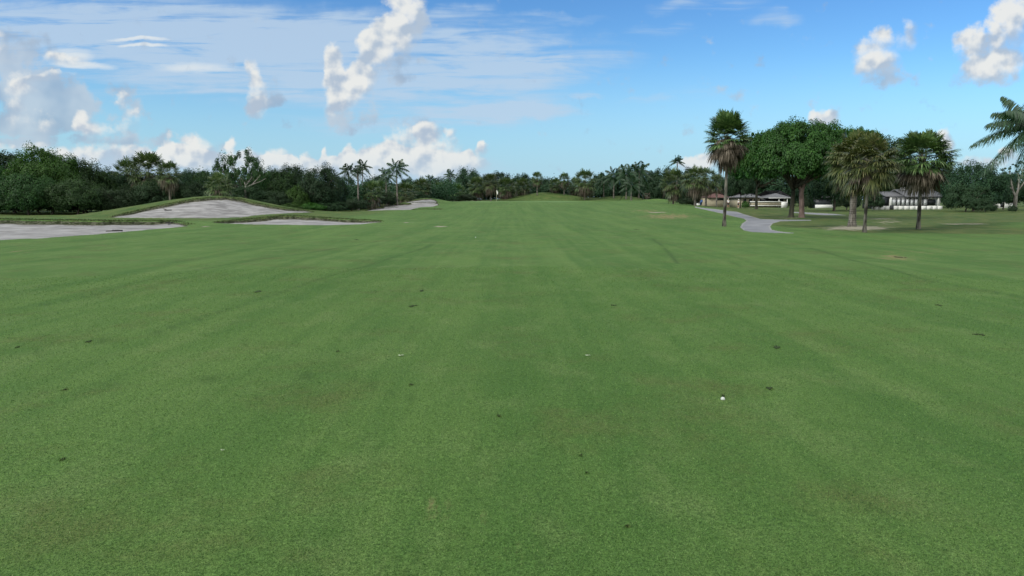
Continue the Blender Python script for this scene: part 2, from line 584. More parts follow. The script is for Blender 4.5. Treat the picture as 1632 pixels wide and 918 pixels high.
def path_mat():
    m, nt, bs, q = new_mat('path_concrete')
    geo = nt.nodes.new('ShaderNodeNewGeometry')
    P = geo.outputs['Position']
    n1 = q.noise(P, 0.5, 6, 0.65)
    n2 = q.noise(P, 14, 4, 0.7)
    c = q.mix(q.ss(n1, 0.35, 0.65), (0.118, 0.127, 0.145), (0.182, 0.192, 0.208))
    c = q.mix(q.ss(n2, 0.5, 0.8, 0, 0.4), c, (0.17, 0.18, 0.19))
    edge = attr(nt, 'lip')
    c = q.mix(q.m('MULTIPLY', edge, 0.6), c, (0.24, 0.245, 0.23))
    nt.links.new(c, bs.inputs['Base Color'])
    bs.inputs['Roughness'].default_value = 0.9
    return m


M = {
    'turf': turf_mat(), 'sand': sand_mat(), 'path': path_mat(),
    'blade': leaf_mat('grass_blade', [(0.012, 0.032, 0.008), (0.046, 0.100, 0.022), (0.112, 0.190, 0.050), (0.190, 0.250, 0.100)], 0.22, 0.6, 0.74, 0.2, 60.0),
    'tuft': leaf_mat('coarse_grass', [(0.0211, 0.052, 0.0146), (0.0478, 0.0884, 0.027), (0.1244, 0.1352, 0.0572)], 0.2, 0.7, 0.3),
    'forest': leaf_mat('forest_leaf', [(0.0086, 0.032, 0.009), (0.0174, 0.0534, 0.0137), (0.029, 0.0783, 0.0182), (0.0507, 0.1111, 0.0257)], 0.22, 0.5, 0.45),
    'dark': leaf_mat('dark_leaf', [(0.0078, 0.0317, 0.0137), (0.0157, 0.0512, 0.0195), (0.0296, 0.0755, 0.0273)], 0.18, 0.55, 0.4),
    'oak': leaf_mat('oak_leaf', [(0.0124, 0.046, 0.0095), (0.0232, 0.0782, 0.0134), (0.0384, 0.1151, 0.0204), (0.0732, 0.1656, 0.0338)], 0.30, 0.45, 0.4),
    'shrub': leaf_mat('shrub_leaf', [(0.012, 0.0342, 0.0136), (0.0215, 0.0535, 0.0211), (0.0359, 0.0744, 0.0285)], 0.2, 0.6, 0.4),
    'lime': leaf_mat('light_leaf', [(0.0178, 0.0557, 0.0096), (0.0356, 0.0989, 0.015), (0.0631, 0.1438, 0.026)], 0.3, 0.5, 0.4),
    'fan': leaf_mat('fan_frond', [(0.02, 0.0468, 0.015), (0.0429, 0.0842, 0.025), (0.0744, 0.1248, 0.0375), (0.1502, 0.2028, 0.0775)], 0.12, 0.42, 0.2, 0.45),
    'fanlite': leaf_mat('light_fan_frond', [(0.024, 0.0432, 0.0143), (0.054, 0.0816, 0.0242), (0.102, 0.132, 0.0418), (0.24, 0.228, 0.1045)], 0.15, 0.45, 0.2, 0.4),
    'dead': leaf_mat('dead_frond', [(0.044, 0.0374, 0.0286), (0.1045, 0.088, 0.0682), (0.209, 0.1815, 0.1485)], 0.12, 0.8, 0.2, 0.1),
    'feather': leaf_mat('feather_frond', [(0.0103, 0.0347, 0.017), (0.0189, 0.0551, 0.0238), (0.0344, 0.0816, 0.0306)], 0.15, 0.4, 0.3, 0.4),
    'bark': bark_mat('grey_bark', (0.055, 0.048, 0.040), (0.15, 0.135, 0.115)),
    'darkbark': bark_mat('dark_bark', (0.020, 0.022, 0.016), (0.070, 0.068, 0.050)),
    'redbark': bark_mat('reddish_bark', (0.085, 0.062, 0.054), (0.17, 0.128, 0.112)),
    'palebark': bark_mat('pale_bark', (0.13, 0.125, 0.112), (0.29, 0.28, 0.255)),
    'palm': bark_mat('palm_trunk', (0.060, 0.056, 0.048), (0.20, 0.19, 0.165), 1.0, 41.0),
    'palmdark': bark_mat('mottled_palm_trunk', (0.022, 0.022, 0.018), (0.17, 0.165, 0.14), 0.55, 0.0),
    'white': plain('white_paint', (0.62, 0.64, 0.62), 0.6, 0.08),
    'screen': plain('pale_screen', (0.66, 0.69, 0.73), 0.5, 0.10),
    'mull': plain('dark_frame', (0.04, 0.045, 0.05), 0.5, 0.1),
    'glass': plain('dark_glazing', (0.016, 0.021, 0.025), 0.45, 0.2, spec=0.25),
    'shingle': plain('grey_shingle', (0.115, 0.12, 0.13), 0.85, 0.3, 5.0),
    'redroof': plain('red_tile', (0.12, 0.060, 0.054), 0.85, 0.3, 5.0),
    'beige': plain('beige_stucco', (0.33, 0.30, 0.22), 0.85, 0.1),
    'hedge': plain('hedge_wood', (0.05, 0.04, 0.03), 0.9, 0.1),
    'fascia': plain('fascia_board', (0.40, 0.41, 0.41), 0.7, 0.08),
    'skin': plain('skin', (0.42, 0.25, 0.18), 0.55, 0.05),
    'cloth': plain('white_shirt_cloth', (0.80, 0.81, 0.82), 0.8, 0.05),
    'navy': plain('navy_cloth', (0.018, 0.022, 0.04), 0.85, 0.1),
    'blue': plain('blue_nylon', (0.03, 0.09, 0.24), 0.6, 0.15, 6.0),
    'rubber': plain('black_rubber', (0.016, 0.016, 0.017), 0.7, 0.1),
    'steel': plain('grey_metal', (0.35, 0.36, 0.37), 0.35, 0.08, metallic=0.8),
    'wood': plain('weathered_wood', (0.075, 0.065, 0.055), 0.8, 0.25, 8.0),
    'soil': plain('torn_soil', (0.024, 0.042, 0.014), 0.95, 0.4, 40.0),
    'ball': plain('white_ball', (0.44, 0.48, 0.45), 0.45, 0.03, spec=0.5),
    'scrap': plain('pale_leaf_scrap', (0.36, 0.43, 0.30), 0.7, 0.15, 60.0),
    'pole': plain('flag_pole', (0.62, 0.60, 0.46), 0.5, 0.08),
}

# ---------------------------------------------------------------- terrain


def sstep(x, a, b):
    t = np.clip((np.asarray(x, dtype=float) - a) / (b - a), 0, 1)
    return t * t * (3 - 2 * t)


def gauss(x, y, cx, cy, sx_, sy_, h):
    return h * np.exp(-((x - cx) / sx_) ** 2 - ((y - cy) / sy_) ** 2)


RISE_Y = [0, 45, 60, 80, 100, 125, 150, 165, 220, 400, 5000]
RISE_Z = [0, 0, .05, .25, .60, 1.05, 1.32, 1.32, 1.2, 1.0, 0.5]
CREST_Y = 79.0
_cp = [(120, 350), (150, 347), (200, 335), (240, 326), (280, 318), (320, 313.5), (350, 312), (380, 314), (410, 321), (440, 327.5), (480, 334), (510, 338.5), (560, 341.5), (620, 341.5)]
CR_X = [at(p[0], p[1], CREST_Y)[0] for p in _cp]
CR_Z = [at(p[0], p[1], CREST_Y)[2] for p in _cp]


def height(x, y):
    x = np.asarray(x, dtype=float)
    y = np.asarray(y, dtype=float)
    z = np.interp(y, RISE_Y, RISE_Z) * sstep(x, -27, -12) * sstep(-x, -46, -22)
    # big left bunker mound: crest profile across x, gentle face towards the fairway
    cz = np.interp(x, CR_X, CR_Z, left=0, right=0)
    far = (x > CR_X[0]) & (x < CR_X[-1])
    cross = np.where(y < CREST_Y, sstep(y, 60.0, CREST_Y), sstep(-y, -94, -CREST_Y))
    z = np.where(far, z + (np.maximum(cz, -0.1) - z) * cross * sstep(np.abs(x - (CR_X[0] + CR_X[-1]) / 2), 19, 15), z)
    # lip of the nearest left bunker and berm of the strip bunker
    z = z + gauss(x, y, -36, 51, 16, 5.5, 0.45) + gauss(x, y, -20.5, 61, 5.5, 4.0, 0.42)
    # far bunker mound
    z = z + gauss(x, y, -14.6, 126, 3.6, 9, 0.95) + gauss(x, y, -20, 121, 4, 7, 0.30)
    # mounds round the green
    z = z + gauss(x, y, 8.0, 176, 9.5, 7, 2.05) + gauss(x, y, 26.5, 172, 6.6, 6, 1.3) + gauss(x, y, 32.0, 158, 5.0, 6, 0.95)
    z = z + gauss(x, y, 25, 146, 6, 8, 0.25)
    # right hand shoulder of the fairway and the hollow behind it
    z = z + gauss(x, y, 35, 44, 12, 8, 0.46)
    z = z - 0.33 * sstep(y, 42, 54) * sstep(-y, -100, -74) * sstep(x, 10, 18)
    z = z + 0.10 * gauss(x, y, 24, 57, 5, 6, 1.0)
    # undulation
    z = z + 0.035 * np.sin(x * 0.31 + 1.3) * np.sin(y * 0.23 + 0.4) + 0.018 * np.sin(x * 0.83 + y * 0.37) + 0.012 * np.sin(y * 1.1 - x * 0.6)
    return z


def hz_at(x, y):
    return float(height(np.array([x]), np.array([y]))[0])


def gnd(px, py, ymin=2.0, ymax=500.0):
    """First ground point along the ray through a photo pixel."""
    ys = np.geomspace(ymin, ymax, 4000)
    d = ray(px, py)
    xs = d[0] / d[1] * ys
    zs = CAM_H + d[2] / d[1] * ys
    hit = np.nonzero(zs <= height(xs, ys))[0]
    i = hit[0] if len(hit) else len(ys) - 1
    return np.array([xs[i], ys[i], hz_at(xs[i], ys[i])])


def inpoly(px, py, poly):
    r = np.zeros(px.shape, dtype=bool)
    n = len(poly)
    for i in range(n):
        x0, y0 = poly[i]
        x1, y1 = poly[(i + 1) % n]
        if y0 == y1:
            continue
        c = ((y0 > py) != (y1 > py)) & (px < (x1 - x0) * (py - y0) / (y1 - y0) + x0)
        r ^= c
    return r


# bunkers: outline seen from the tee side, as (column, far edge row, near edge row), with depth range and lip height
BUNKERS = [
    ('near', [[(-260, 346, 390), (-60, 350, 386), (0, 350, 382), (60, 351, 380), (110, 352, 376.5), (170, 352.5, 371.5), (230, 352, 366.5), (268, 352.5, 363), (285, 355, 361.5), (299, 359.5, 360.2)]], 24, 58, 0.19),
    ('mound', [[(176, 346.0, 346.4), (205, 339.2, 346.6), (240, 331.2, 347), (280, 323.2, 347.2), (305, 318.7, 347.4), (330, 316.2, 347.4), (360, 314.7, 347), (385, 318.2, 346), (402, 323.2, 343.5), (425, 327.7, 341.5), (455, 332.2, 339.5), (485, 335.2, 338.6), (500, 338.2, 338.6)]], 55, 82, 0.13),
    ('strip', [[(340, 355.0, 355.3), (370, 351.3, 356.5), (410, 348.8, 357.5), (440, 345.3, 358), (470, 344.6, 358.3), (500, 346.3, 358.6), (540, 349.1, 358.6), (575, 350.8, 357), (600, 352.0, 354.8), (608, 353.8, 354)]], 42, 66, 0.15),
    ('far', [[(580, 337.4, 337.7), (587, 333.6, 338.6), (595, 331.6, 339), (606, 330.3, 338.2), (620, 330, 336.8), (634, 331, 336.5)],
             [(609, 328.2, 328.6), (617, 326.4, 333), (626, 325.6, 336.3), (640, 325.2, 337.6), (653, 324.2, 337.6), (659, 323.6, 332.5), (672, 323.5, 330), (690, 323.5, 329.4), (699, 324, 326.5)],
             [(644, 321.5, 322), (658, 319.2, 324.2), (671, 316.9, 324.6), (688, 316.3, 324.6), (693, 318, 323.6), (697, 321.6, 323.8)],
             [(654, 337.4, 338), (659, 335.2, 338.8), (666, 333.8, 339.3), (685, 333.3, 339), (699, 333.3, 337), (706, 333.8, 334.4)]], 92, 128, 0.10),
]
PATHS = [
    ([(1108, 329), (1118, 331), (1140, 333), (1158, 335.8), (1175, 337.5), (1184, 340.8), (1200, 345.3), (1212, 349), (1240, 350), (1292, 350.4), (1292, 351.5), (1243, 352.6),
      (1231, 356), (1227, 361), (1230, 366), (1247, 369.4), (1268, 371.6), (1235, 371), (1200, 369.6), (1186, 367), (1180, 362), (1183, 356), (1190, 351.5), (1186, 348.4), (1172, 345.5),
      (1155, 341), (1130, 335.6), (1108, 330.6)], 36, 220),
    ([(1258, 337.6), (1300, 339.2), (1335, 341.2), (1350, 343), (1312, 342.8), (1285, 341), (1258, 338.4)], 50, 160),
]
SOILS = [((1365, 363.5), 62, 4.2, 1.0), ((1418, 353.8), 34, 5.5, .55), ((1540, 357), 50, 1.0, 1.0), ((1405, 348.8), 26, .9, .9), ((1262, 347), 34, 2.2, .55), ((1045, 338.5), 20, 1.0, .9), ((1070, 346), 24, .9, .6),
         ((702, 361), 14, 1.2, .8), ((650, 354.6), 14, 1.1, .7), ((745, 353), 16, .8, .35), ((330, 361), 30, 1.3, .55), ((1197, 333), 14, 1.0, .5), ((1220, 343), 30, 1.4, .35), ((985, 338), 30, 1.2, .4)]
BROWNS = [((1432, 409), 60, 6.5, .72), ((1475, 400), 70, 6, .6), ((1380, 420), 50, 4, .4), ((1065, 345), 60, 6, .8), ((1030, 336), 40, 4, .6), ((1180, 343), 60, 6, .5), ((1230, 358), 40, 8, .4), ((160, 388), 90, 8, .35),
          ((30, 398), 50, 14, .4), ((740, 815), 110, 45, .55), ((860, 880), 80, 40, .5), ((620, 860), 60, 30, .4), ((470, 700), 160, 60, .22)]
TRACKS = [  # old wheel marks in the turf, columns and rows in the photo
    [(-60, 500), (60, 487), (140, 473), (260, 440), (420, 412), (600, 385)], [(60, 560), (250, 530), (400, 482), (560, 430), (690, 390)],
    [(-50, 640), (150, 615), (300, 606), (440, 598), (560, 602), (660, 640)],
    [(1290, 395), (1380, 420), (1480, 448), (1632, 474)],
    [(1040, 380), (1065, 402), (1080, 420)], [(0, 385), (110, 386), (200, 379)],
]

az_f = np.concatenate([np.arange(-40, 13, 0.1), np.arange(13, 25, 0.05), np.arange(25, 40.001, 0.1)])
az_l = -40 - np.geomspace(0.15, 140, 44)
az_r = 40 + np.geomspace(0.15, 140, 44)
az = np.concatenate([az_l[::-1], az_f, az_r])           # closes at +-180
rad = np.concatenate([[0.25, 0.6], np.arange(1.0, 6, .12), np.arange(6, 24, .28), np.arange(24, 100, .25), np.arange(100, 132, .22), np.arange(132, 190, 1.0), 190 * 1.12 ** np.arange(0, 32)])
AZ, RD = np.meshgrid(np.radians(az), rad)
GX = RD * np.sin(AZ)
GY = RD * np.cos(AZ)
GZ = height(GX, GY)
PXG, PYG = project(GX, GY, GZ)
rngn = np.random.default_rng(5)


def wob(x, y, s=1.0):
    return 0.5 * np.sin(x * 1.9 * s + 2.1 * np.sin(y * .7 * s)) + 0.35 * np.sin(x * 4.3 * s + y * 1.7 * s) + 0.25 * np.sin(x * 9.1 * s - y * 2.3 * s + 1.0)


cls = np.zeros(GX.shape, dtype=int)
LIP = np.zeros(GX.shape)
DEP = np.zeros(GX.shape)
for bi, (nm, lobes, y0, y1, lip) in enumerate(BUNKERS):
    ok = (GY > y0) & (GY < y1)
    for lb in lobes:
        a = np.array(lb, dtype=float)
        pxw = PXG
        w1 = 0.45 * wob(GX, GY, 0.9) * 60 / np.maximum(GY, 30)
        top = np.interp(pxw, a[:, 0], a[:, 1], left=1e5, right=1e5) + w1
        bot = np.interp(pxw, a[:, 0], a[:, 2], left=-1e5, right=-1e5) + 0.5 * w1
        ins = ok & (PYG > top) & (PYG < bot)
        t = np.clip((PYG - top) / np.maximum(bot - top, 0.3), 0, 1)
        cls[ins] = bi + 1
        dd = lip * (1 - t) ** 1.6 + 0.05
        endf = sstep(pxw, a[0, 0], a[0, 0] + 0.12 * (a[-1, 0] - a[0, 0])) * sstep(-pxw, -a[-1, 0], -a[-1, 0] + 0.12 * (a[-1, 0] - a[0, 0]))
        DEP = np.where(ins, np.maximum(DEP, dd * (0.3 + 0.7 * endf)), DEP)
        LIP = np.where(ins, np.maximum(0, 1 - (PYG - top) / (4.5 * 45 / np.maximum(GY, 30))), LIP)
for pi_, (poly, y0, y1) in enumerate(PATHS):
    ins = (GY > y0) & (GY < y1) & inpoly(PXG, PYG, poly)
    cls[ins] = 10 + pi_
    DEP = np.where(ins, 0.03, DEP)
    # worn pale edge: cells whose neighbours are turf
    er = ins.copy()
    for sh in range(-2, 3):
        er &= np.roll(ins, sh, axis=1)
    for sh in (-1, 1):
        er &= np.roll(ins, sh, axis=0)
    LIP = np.where(ins & ~er, 1.0, LIP)
GZ2 = GZ - DEP


def soft(px, py, c, rx, ry, w):
    return w * np.exp(-((px - c[0]) / rx) ** 2 - ((py - c[1]) / ry) ** 2)


frontv = (GY > 1) & (GY < 180)
soilA = np.zeros(GX.shape)
brownA = np.zeros(GX.shape)
for c, rx, ry, w in SOILS:
    soilA = np.maximum(soilA, soft(PXG, PYG, c, rx, ry, w) * frontv)
for c, rx, ry, w in BROWNS:
    brownA = np.maximum(brownA, soft(PXG, PYG, c, rx, ry, w) * frontv)
trackA = np.zeros(GX.shape)
for tr in TRACKS:
    pts = np.array([gnd(p[0], p[1])[:2] for p in tr])
    best = np.full(GX.shape, 1e9)
    for i in range(len(pts) - 1):
        a, b = pts[i], pts[i + 1]
        ab_ = b - a
        t = np.clip(((GX - a[0]) * ab_[0] + (GY - a[1]) * ab_[1]) / (ab_ @ ab_), 0, 1)
        best = np.minimum(best, np.hypot(GX - a[0] - t * ab_[0], GY - a[1] - t * ab_[1]))
    trackA = np.maximum(trackA, 0.60 * np.exp(-(best / (0.022 + 0.0024 * RD)) ** 2))
# unmown ground: left of the bunkers, round the mounds, under the right hand trees
edge_r = np.interp(PYG, [318, 326, 331, 337, 345, 360, 371, 400], [1070, 1100, 1130, 1160, 1190, 1230, 1380, 4000])
roughA = sstep(PXG - edge_r, -8, 14) * (GY > 30) * (1 - sstep(gauss(GX, GY, 38, 40, 13, 7, 1.0), .35, .6))
roughA = np.maximum(roughA, sstep(-GX, 12, 16) * sstep(GY, 49, 56) * sstep(-GX, 10, 18) * 0.8)
roughA = np.maximum(roughA, sstep(GY, 162, 168) * 0.7)  # also darkens the mounds: slope shading put into the rough tone
roughA = np.maximum(roughA, sstep(RD, 190, 240))
greenA = np.clip(1 - ((GX - 0.0) / 17.5) ** 2 - ((GY - 151) / 10.0) ** 2, 0, 0.25) * 4 * 0.7

nr, nc = GX.shape
idx = np.arange(nr * nc).reshape(nr, nc)
quads = np.stack([idx[:-1, :-1], idx[:-1, 1:], idx[1:, 1:], idx[1:, :-1]], axis=-1).reshape(-1, 4)[:, ::-1]
VV = np.stack([GX, GY, GZ2], axis=-1).reshape(-1, 3)
clsf = cls.reshape(-1)
qc = clsf[quads]
# a cell belongs to sand or path when at least two of its corners do
lab = np.zeros(len(quads), dtype=int)
for k in np.unique(clsf):
    if k:
        lab[(qc == k).sum(axis=1) >= (4 if k < 10 else 2)] = k


def terrain(name, mask, mat, attrs):
    q = quads[mask]
    u, inv = np.unique(q.ravel(), return_inverse=True)
    me = np_mesh(name, VV[u], [inv.reshape(-1, 4)], mat, True)
    for an, arr in attrs.items():
        at_ = me.attributes.new(an, 'FLOAT', 'POINT')
        at_.data.foreach_set('value', arr.reshape(-1)[u].astype(np.float32))
    return link(name, me)


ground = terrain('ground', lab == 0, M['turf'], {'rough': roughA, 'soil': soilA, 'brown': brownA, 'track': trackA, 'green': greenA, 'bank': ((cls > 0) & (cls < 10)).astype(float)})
tag(ground, 'mown green fairway turf running to a raised green', None, None, 'structure')
for bi, lbl in enumerate(['pale sand bunker nearest the camera at the left', 'pale sand bunker face on the tall mound', 'low strip bunker below the tall mound', 'small lobed bunker group near the green']):
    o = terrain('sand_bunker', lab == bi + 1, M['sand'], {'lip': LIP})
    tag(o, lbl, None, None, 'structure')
for pi_, lbl in enumerate(['grey curving cart path beside the palm', 'short pale path behind the oak trunks']):
    o = terrain('cart_path', lab == 10 + pi_, M['path'], {'lip': LIP})
    tag(o, lbl, None, None, 'structure')

# ---------------------------------------------------------------- grass blades


def blades(name, X, Y, hgt, wid, mat, lean=0.7, seed=1, zoff=None):
    r = np.random.default_rng(seed)
    n = len(X)
    Z = height(X, Y) if zoff is None else zoff
    a = r.uniform(0, 2 * math.pi, n)
    b = r.uniform(0, 2 * math.pi, n)
    h = hgt * r.uniform(0.5, 1.25, n)
    ln = lean * r.uniform(0.1, 1.3, n) * h
    w = wid * r.uniform(0.6, 1.3, n)
    base = np.stack([X, Y, Z - 0.003], 1)
    dx = np.stack([np.cos(a) * w / 2, np.sin(a) * w / 2, np.zeros(n)], 1)
    tip = base + np.stack([np.cos(b) * ln, np.sin(b) * ln, h], 1)
    V_ = np.stack([base - dx, base + dx, tip], 1).reshape(-1, 3)
    F_ = np.arange(3 * n).reshape(n, 3)
    return link(name, np_mesh(name, V_, [F_], mat))


rg = np.random.default_rng(11)
NB = 640000
rr = 2.3 * (19.0 / 2.3) ** rg.uniform(0, 1, NB)
aa = np.radians(rg.uniform(-46, 46, NB))
bl = blades('fairway_grass', rr * np.sin(aa), rr * np.cos(aa), 0.0085 + 0.0007 * rr, 0.0030 + 0.00035 * rr, M['blade'], 1.0, 3)
tag(bl, 'short mown grass blades of the fairway in the foreground', 'grass', None, 'stuff')

# coarse fringe along the bunker lips
ex, ey, ez, eh = [], [], [], []
for (nm, lobes, y0, y1, lip) in BUNKERS:
    for lb in lobes:
        a = np.array(lb, dtype=float)
        npt = int((a[-1, 0] - a[0, 0]) * 22)
        pxs = rg.uniform(a[0, 0], a[-1, 0], npt)
        tops = np.interp(pxs, a[:, 0], a[:, 1])
        for p, q_ in zip(pxs[::6], tops[::6]):
            c = gnd(p, q_ - 0.25, y0, y1 + 25)
            if c[1] > y1 + 10:
                continue
            for _ in range(6):
                x_, y_ = c[0] + rg.normal(0, .16), c[1] + rg.uniform(-0.05, 0.9)
                ex.append(x_)
                ey.append(y_)
ex, ey = np.array(ex), np.array(ey)
kp = rg.uniform(0, 1, len(ex)) < 0.40
fr = blades('lip_grass', ex[kp], ey[kp], 0.075, 0.05, M['tuft'], 1.3, 8)
tag(fr, 'ragged uncut grass along the bunker lips', 'grass', None, 'stuff')

# ---------------------------------------------------------------- trees


def rand_dirs(r, n):
    d = r.normal(size=(n, 3))
    return d / np.linalg.norm(d, axis=1)[:, None]


def leaf_quads(r, pos, nrm, L, W):
    """One folded rhombus leaf at each position."""
    n = len(pos)
    t = rand_dirs(r, n)
    t -= nrm * np.sum(t * nrm, axis=1)[:, None]
    t /= np.linalg.norm(t, axis=1)[:, None] + 1e-9
    s = np.cross(nrm, t)
    l = (L * r.uniform(0.6, 1.3, n))[:, None]
    w = (W * r.uniform(0.7, 1.3, n))[:, None]
    fold = nrm * w * 0.25
    a = pos - t * l * 0.5
    b = pos + s * w * 0.5 + fold
    c = pos + t * l * 0.5 - nrm * l * 0.08
    d = pos - s * w * 0.5 + fold
    Vv = np.stack([a, b, c, d], 1).reshape(-1, 3)
    i = np.arange(n)[:, None] * 4
    F = np.concatenate([i + [0, 1, 2], i + [0, 2, 3]])
    return Vv, F


def crown_mesh(name, seed, Rr, zb, zt, nclump, nleaf, L, mat, lump=0.35, low=0.25, core=0.25, spread=0.17, flat=0.75, W=None, spiky=0.0):
    """Leaf crown: clumps over a lumpy dome, loose twigs poking out, a thinner filling inside."""
    r = np.random.default_rng(seed)
    cen = np.array([0, 0, zb + (zt - zb) * (0.42 if low > 0.3 else 0.36)])
    d = rand_dirs(r, nclump * 3)
    d = d[d[:, 2] > -0.62][:nclump]
    n = len(d)
    up = zt - cen[2]
    dn = cen[2] - zb
    f = np.full(n, 0.78)
    for k in range(12):
        q = rand_dirs(r, 1)[0]
        q[2] = abs(q[2]) * 0.8 - 0.1
        q /= np.linalg.norm(q)
        f += lump * r.uniform(0.3, 1.0) * np.clip(d @ q, 0, 1) ** r.uniform(10, 26)
    f = np.minimum(f, 1.05)
    inner = r.uniform(0, 1, n) < core
    f = np.where(inner, f * r.uniform(0.25, 0.8, n), f * r.uniform(0.86, 1.03, n))
    rz = np.where(d[:, 2] > 0, up, dn)
    c = cen + np.stack([d[:, 0] * Rr, d[:, 1] * Rr, d[:, 2] * rz], 1) * f[:, None]
    crd = Rr * spread * r.uniform(0.6, 1.45, n)
    tw = r.uniform(0, 1, n) < spiky
    c[tw] += d[tw] * np.array([Rr, Rr, up]) * r.uniform(0.01, 0.07, (tw.sum(), 1))
    crd[tw] *= 0.5
    k = np.repeat(np.arange(n), nleaf)
    off = rand_dirs(r, len(k)) * (r.uniform(0, 1, len(k)) ** 0.42)[:, None] * np.array([1.0, 1.0, flat])
    pos = c[k] + off * crd[k][:, None]
    pos[:, 2] = np.maximum(pos[:, 2], zb - 0.2 + 0.3 * r.uniform(0, 1, len(k)))
    on = off / (np.linalg.norm(off, axis=1)[:, None] + 1e-6)
    nr_ = on * 0.7 + d[k] * 0.5 + rand_dirs(r, len(k)) * 0.6 + np.array([0, 0, 0.85])
    nr_ /= np.linalg.norm(nr_, axis=1)[:, None] + 1e-9
    Vv, F = leaf_quads(r, pos, nr_, L, W or L * 0.55)
    return np_mesh(name, Vv, [F], mat), c


def trunk_mesh(name, seed, H, r0, targets, mat, split=0.35, nl=7, lean=0.05, rl=0.5):
    r = np.random.default_rng(seed)
    b = MB()
    top = np.array([r.normal(0, lean) * H, r.normal(0, lean) * H, H * split])
    pts = [np.array([0, 0, -0.25])]
    rds = [r0 * 1.75]
    for t in (0.0, 0.04, 0.12, 0.3, 0.5, 0.75, 1.0):
        p = top * t + np.array([math.sin(t * 4 + seed) * 0.02 * H * t, math.cos(t * 3 + seed) * 0.02 * H * t, 0])
        pts.append(p)
        rds.append(r0 * (1.55 if t == 0 else 1.0 + 0.32 * math.exp(-t * 18) - 0.28 * t))
    b.tube(pts, rds, 10)
    tg = np.asarray(targets)
    order = r.permutation(len(tg))[:nl]
    for i in order:
        e = tg[i]
        s = pts[-1] * (0.82 + 0.18 * r.uniform())
        mid = s + (e - s) * 0.45 + np.array([0, 0, -0.06 * np.linalg.norm(e - s)]) + r.normal(0, 0.05 * H, 3)
        ts = np.linspace(0, 1, 7)[:, None]
        cur = (1 - ts) ** 2 * s + 2 * ts * (1 - ts) * mid + ts ** 2 * e
        b.tube(cur, np.linspace(r0 * rl, r0 * 0.07, 7), 6)
        for j in range(2):
            k0 = cur[3 + j]
            e2 = k0 + (e - s) * 0.35 + r.normal(0, 0.09 * H, 3)
            b.tube([k0, (k0 + e2) / 2 + r.normal(0, 0.02 * H, 3), e2], [r0 * rl * 0.42, r0 * 0.14, r0 * 0.05], 5)
    return b.mesh(name, mat, True)


PROTO = {}


def broad(kind, mat, seed, leaf, n=(150, 70), bark='bark', **kw):
    """A unit broadleaf tree: crown about 1 m in radius and 1 m tall (scaled on placing); leaf size given for that scale."""
    opts = dict(lump=0.38, low=0.25, core=0.25, spread=0.17, zb=0.10, split=0.34, r0=0.035, nl=6, spiky=0.12)
    opts.update(kw)
    cm, cl = crown_mesh('crown', seed, 1.0, opts['zb'], 1.0, n[0], n[1], leaf, M[mat], opts['lump'], opts['low'], opts['core'], opts['spread'], spiky=opts['spiky'])
    tm = trunk_mesh('trunk', seed, 1.0, opts['r0'], cl, M[bark], opts['split'], opts['nl'])
    PROTO.setdefault(kind, []).append((cm, tm))


for s in range(4):
    broad('wood', 'forest', 20 + s, 0.044, (230, 150))
for s in range(2):
    broad('woodlite', 'lime', 30 + s, 0.044, (230, 150))
for s in range(4):
    broad('wooddark', 'dark', 40 + s, 0.044, (230, 150))
for s in range(3):
    broad('bush', 'shrub', 50 + s, 0.052, (150, 130), zb=0.0, low=0.4, split=0.18, lump=0.5)
for s in range(2):
    broad('bushlite', 'lime', 56 + s, 0.06, (130, 110), zb=0.0, low=0.4, split=0.18, lump=0.3)
for s in range(3):
    broad('woodlow', 'forest', 80 + s, 0.044, (230, 150), zb=0.0, low=0.4, lump=0.5)
for s in range(3):
    broad('farwood', 'dark', 60 + s, 0.058, (180, 110), lump=0.3, zb=0.04, spiky=0.08)


TREE_N = {}


def put_tree(name, kind, px, Y, top, wpx, label, cat='tree', group=None, base=None, rz=None, depth=1.0):
    """Stands a copy of a unit tree at depth Y so that it spans wpx photo columns and tops out at row `top`."""
    k = TREE_N.get(kind, 0)
    TREE_N[kind] = k + 1
    cm, tm = PROTO[kind][k % len(PROTO[kind])]
    p = at(px, 318, Y)
    z = hz_at(p[0], Y) if base is None else base
    h = at(px, top, Y)[2] - z
    w = wpx / FPX * Y / 2
    rnd_ = random.Random(int(px * 7 + Y))
    root = empty(name, (p[0], Y, z - 0.02), rnd_.uniform(0, 6.28) if rz is None else rz, label, cat, group)
    root.scale = (w, w * depth, h)
    link('trunk', tm, root)
    link('crown', cm, root)
    return root


# ---- palms


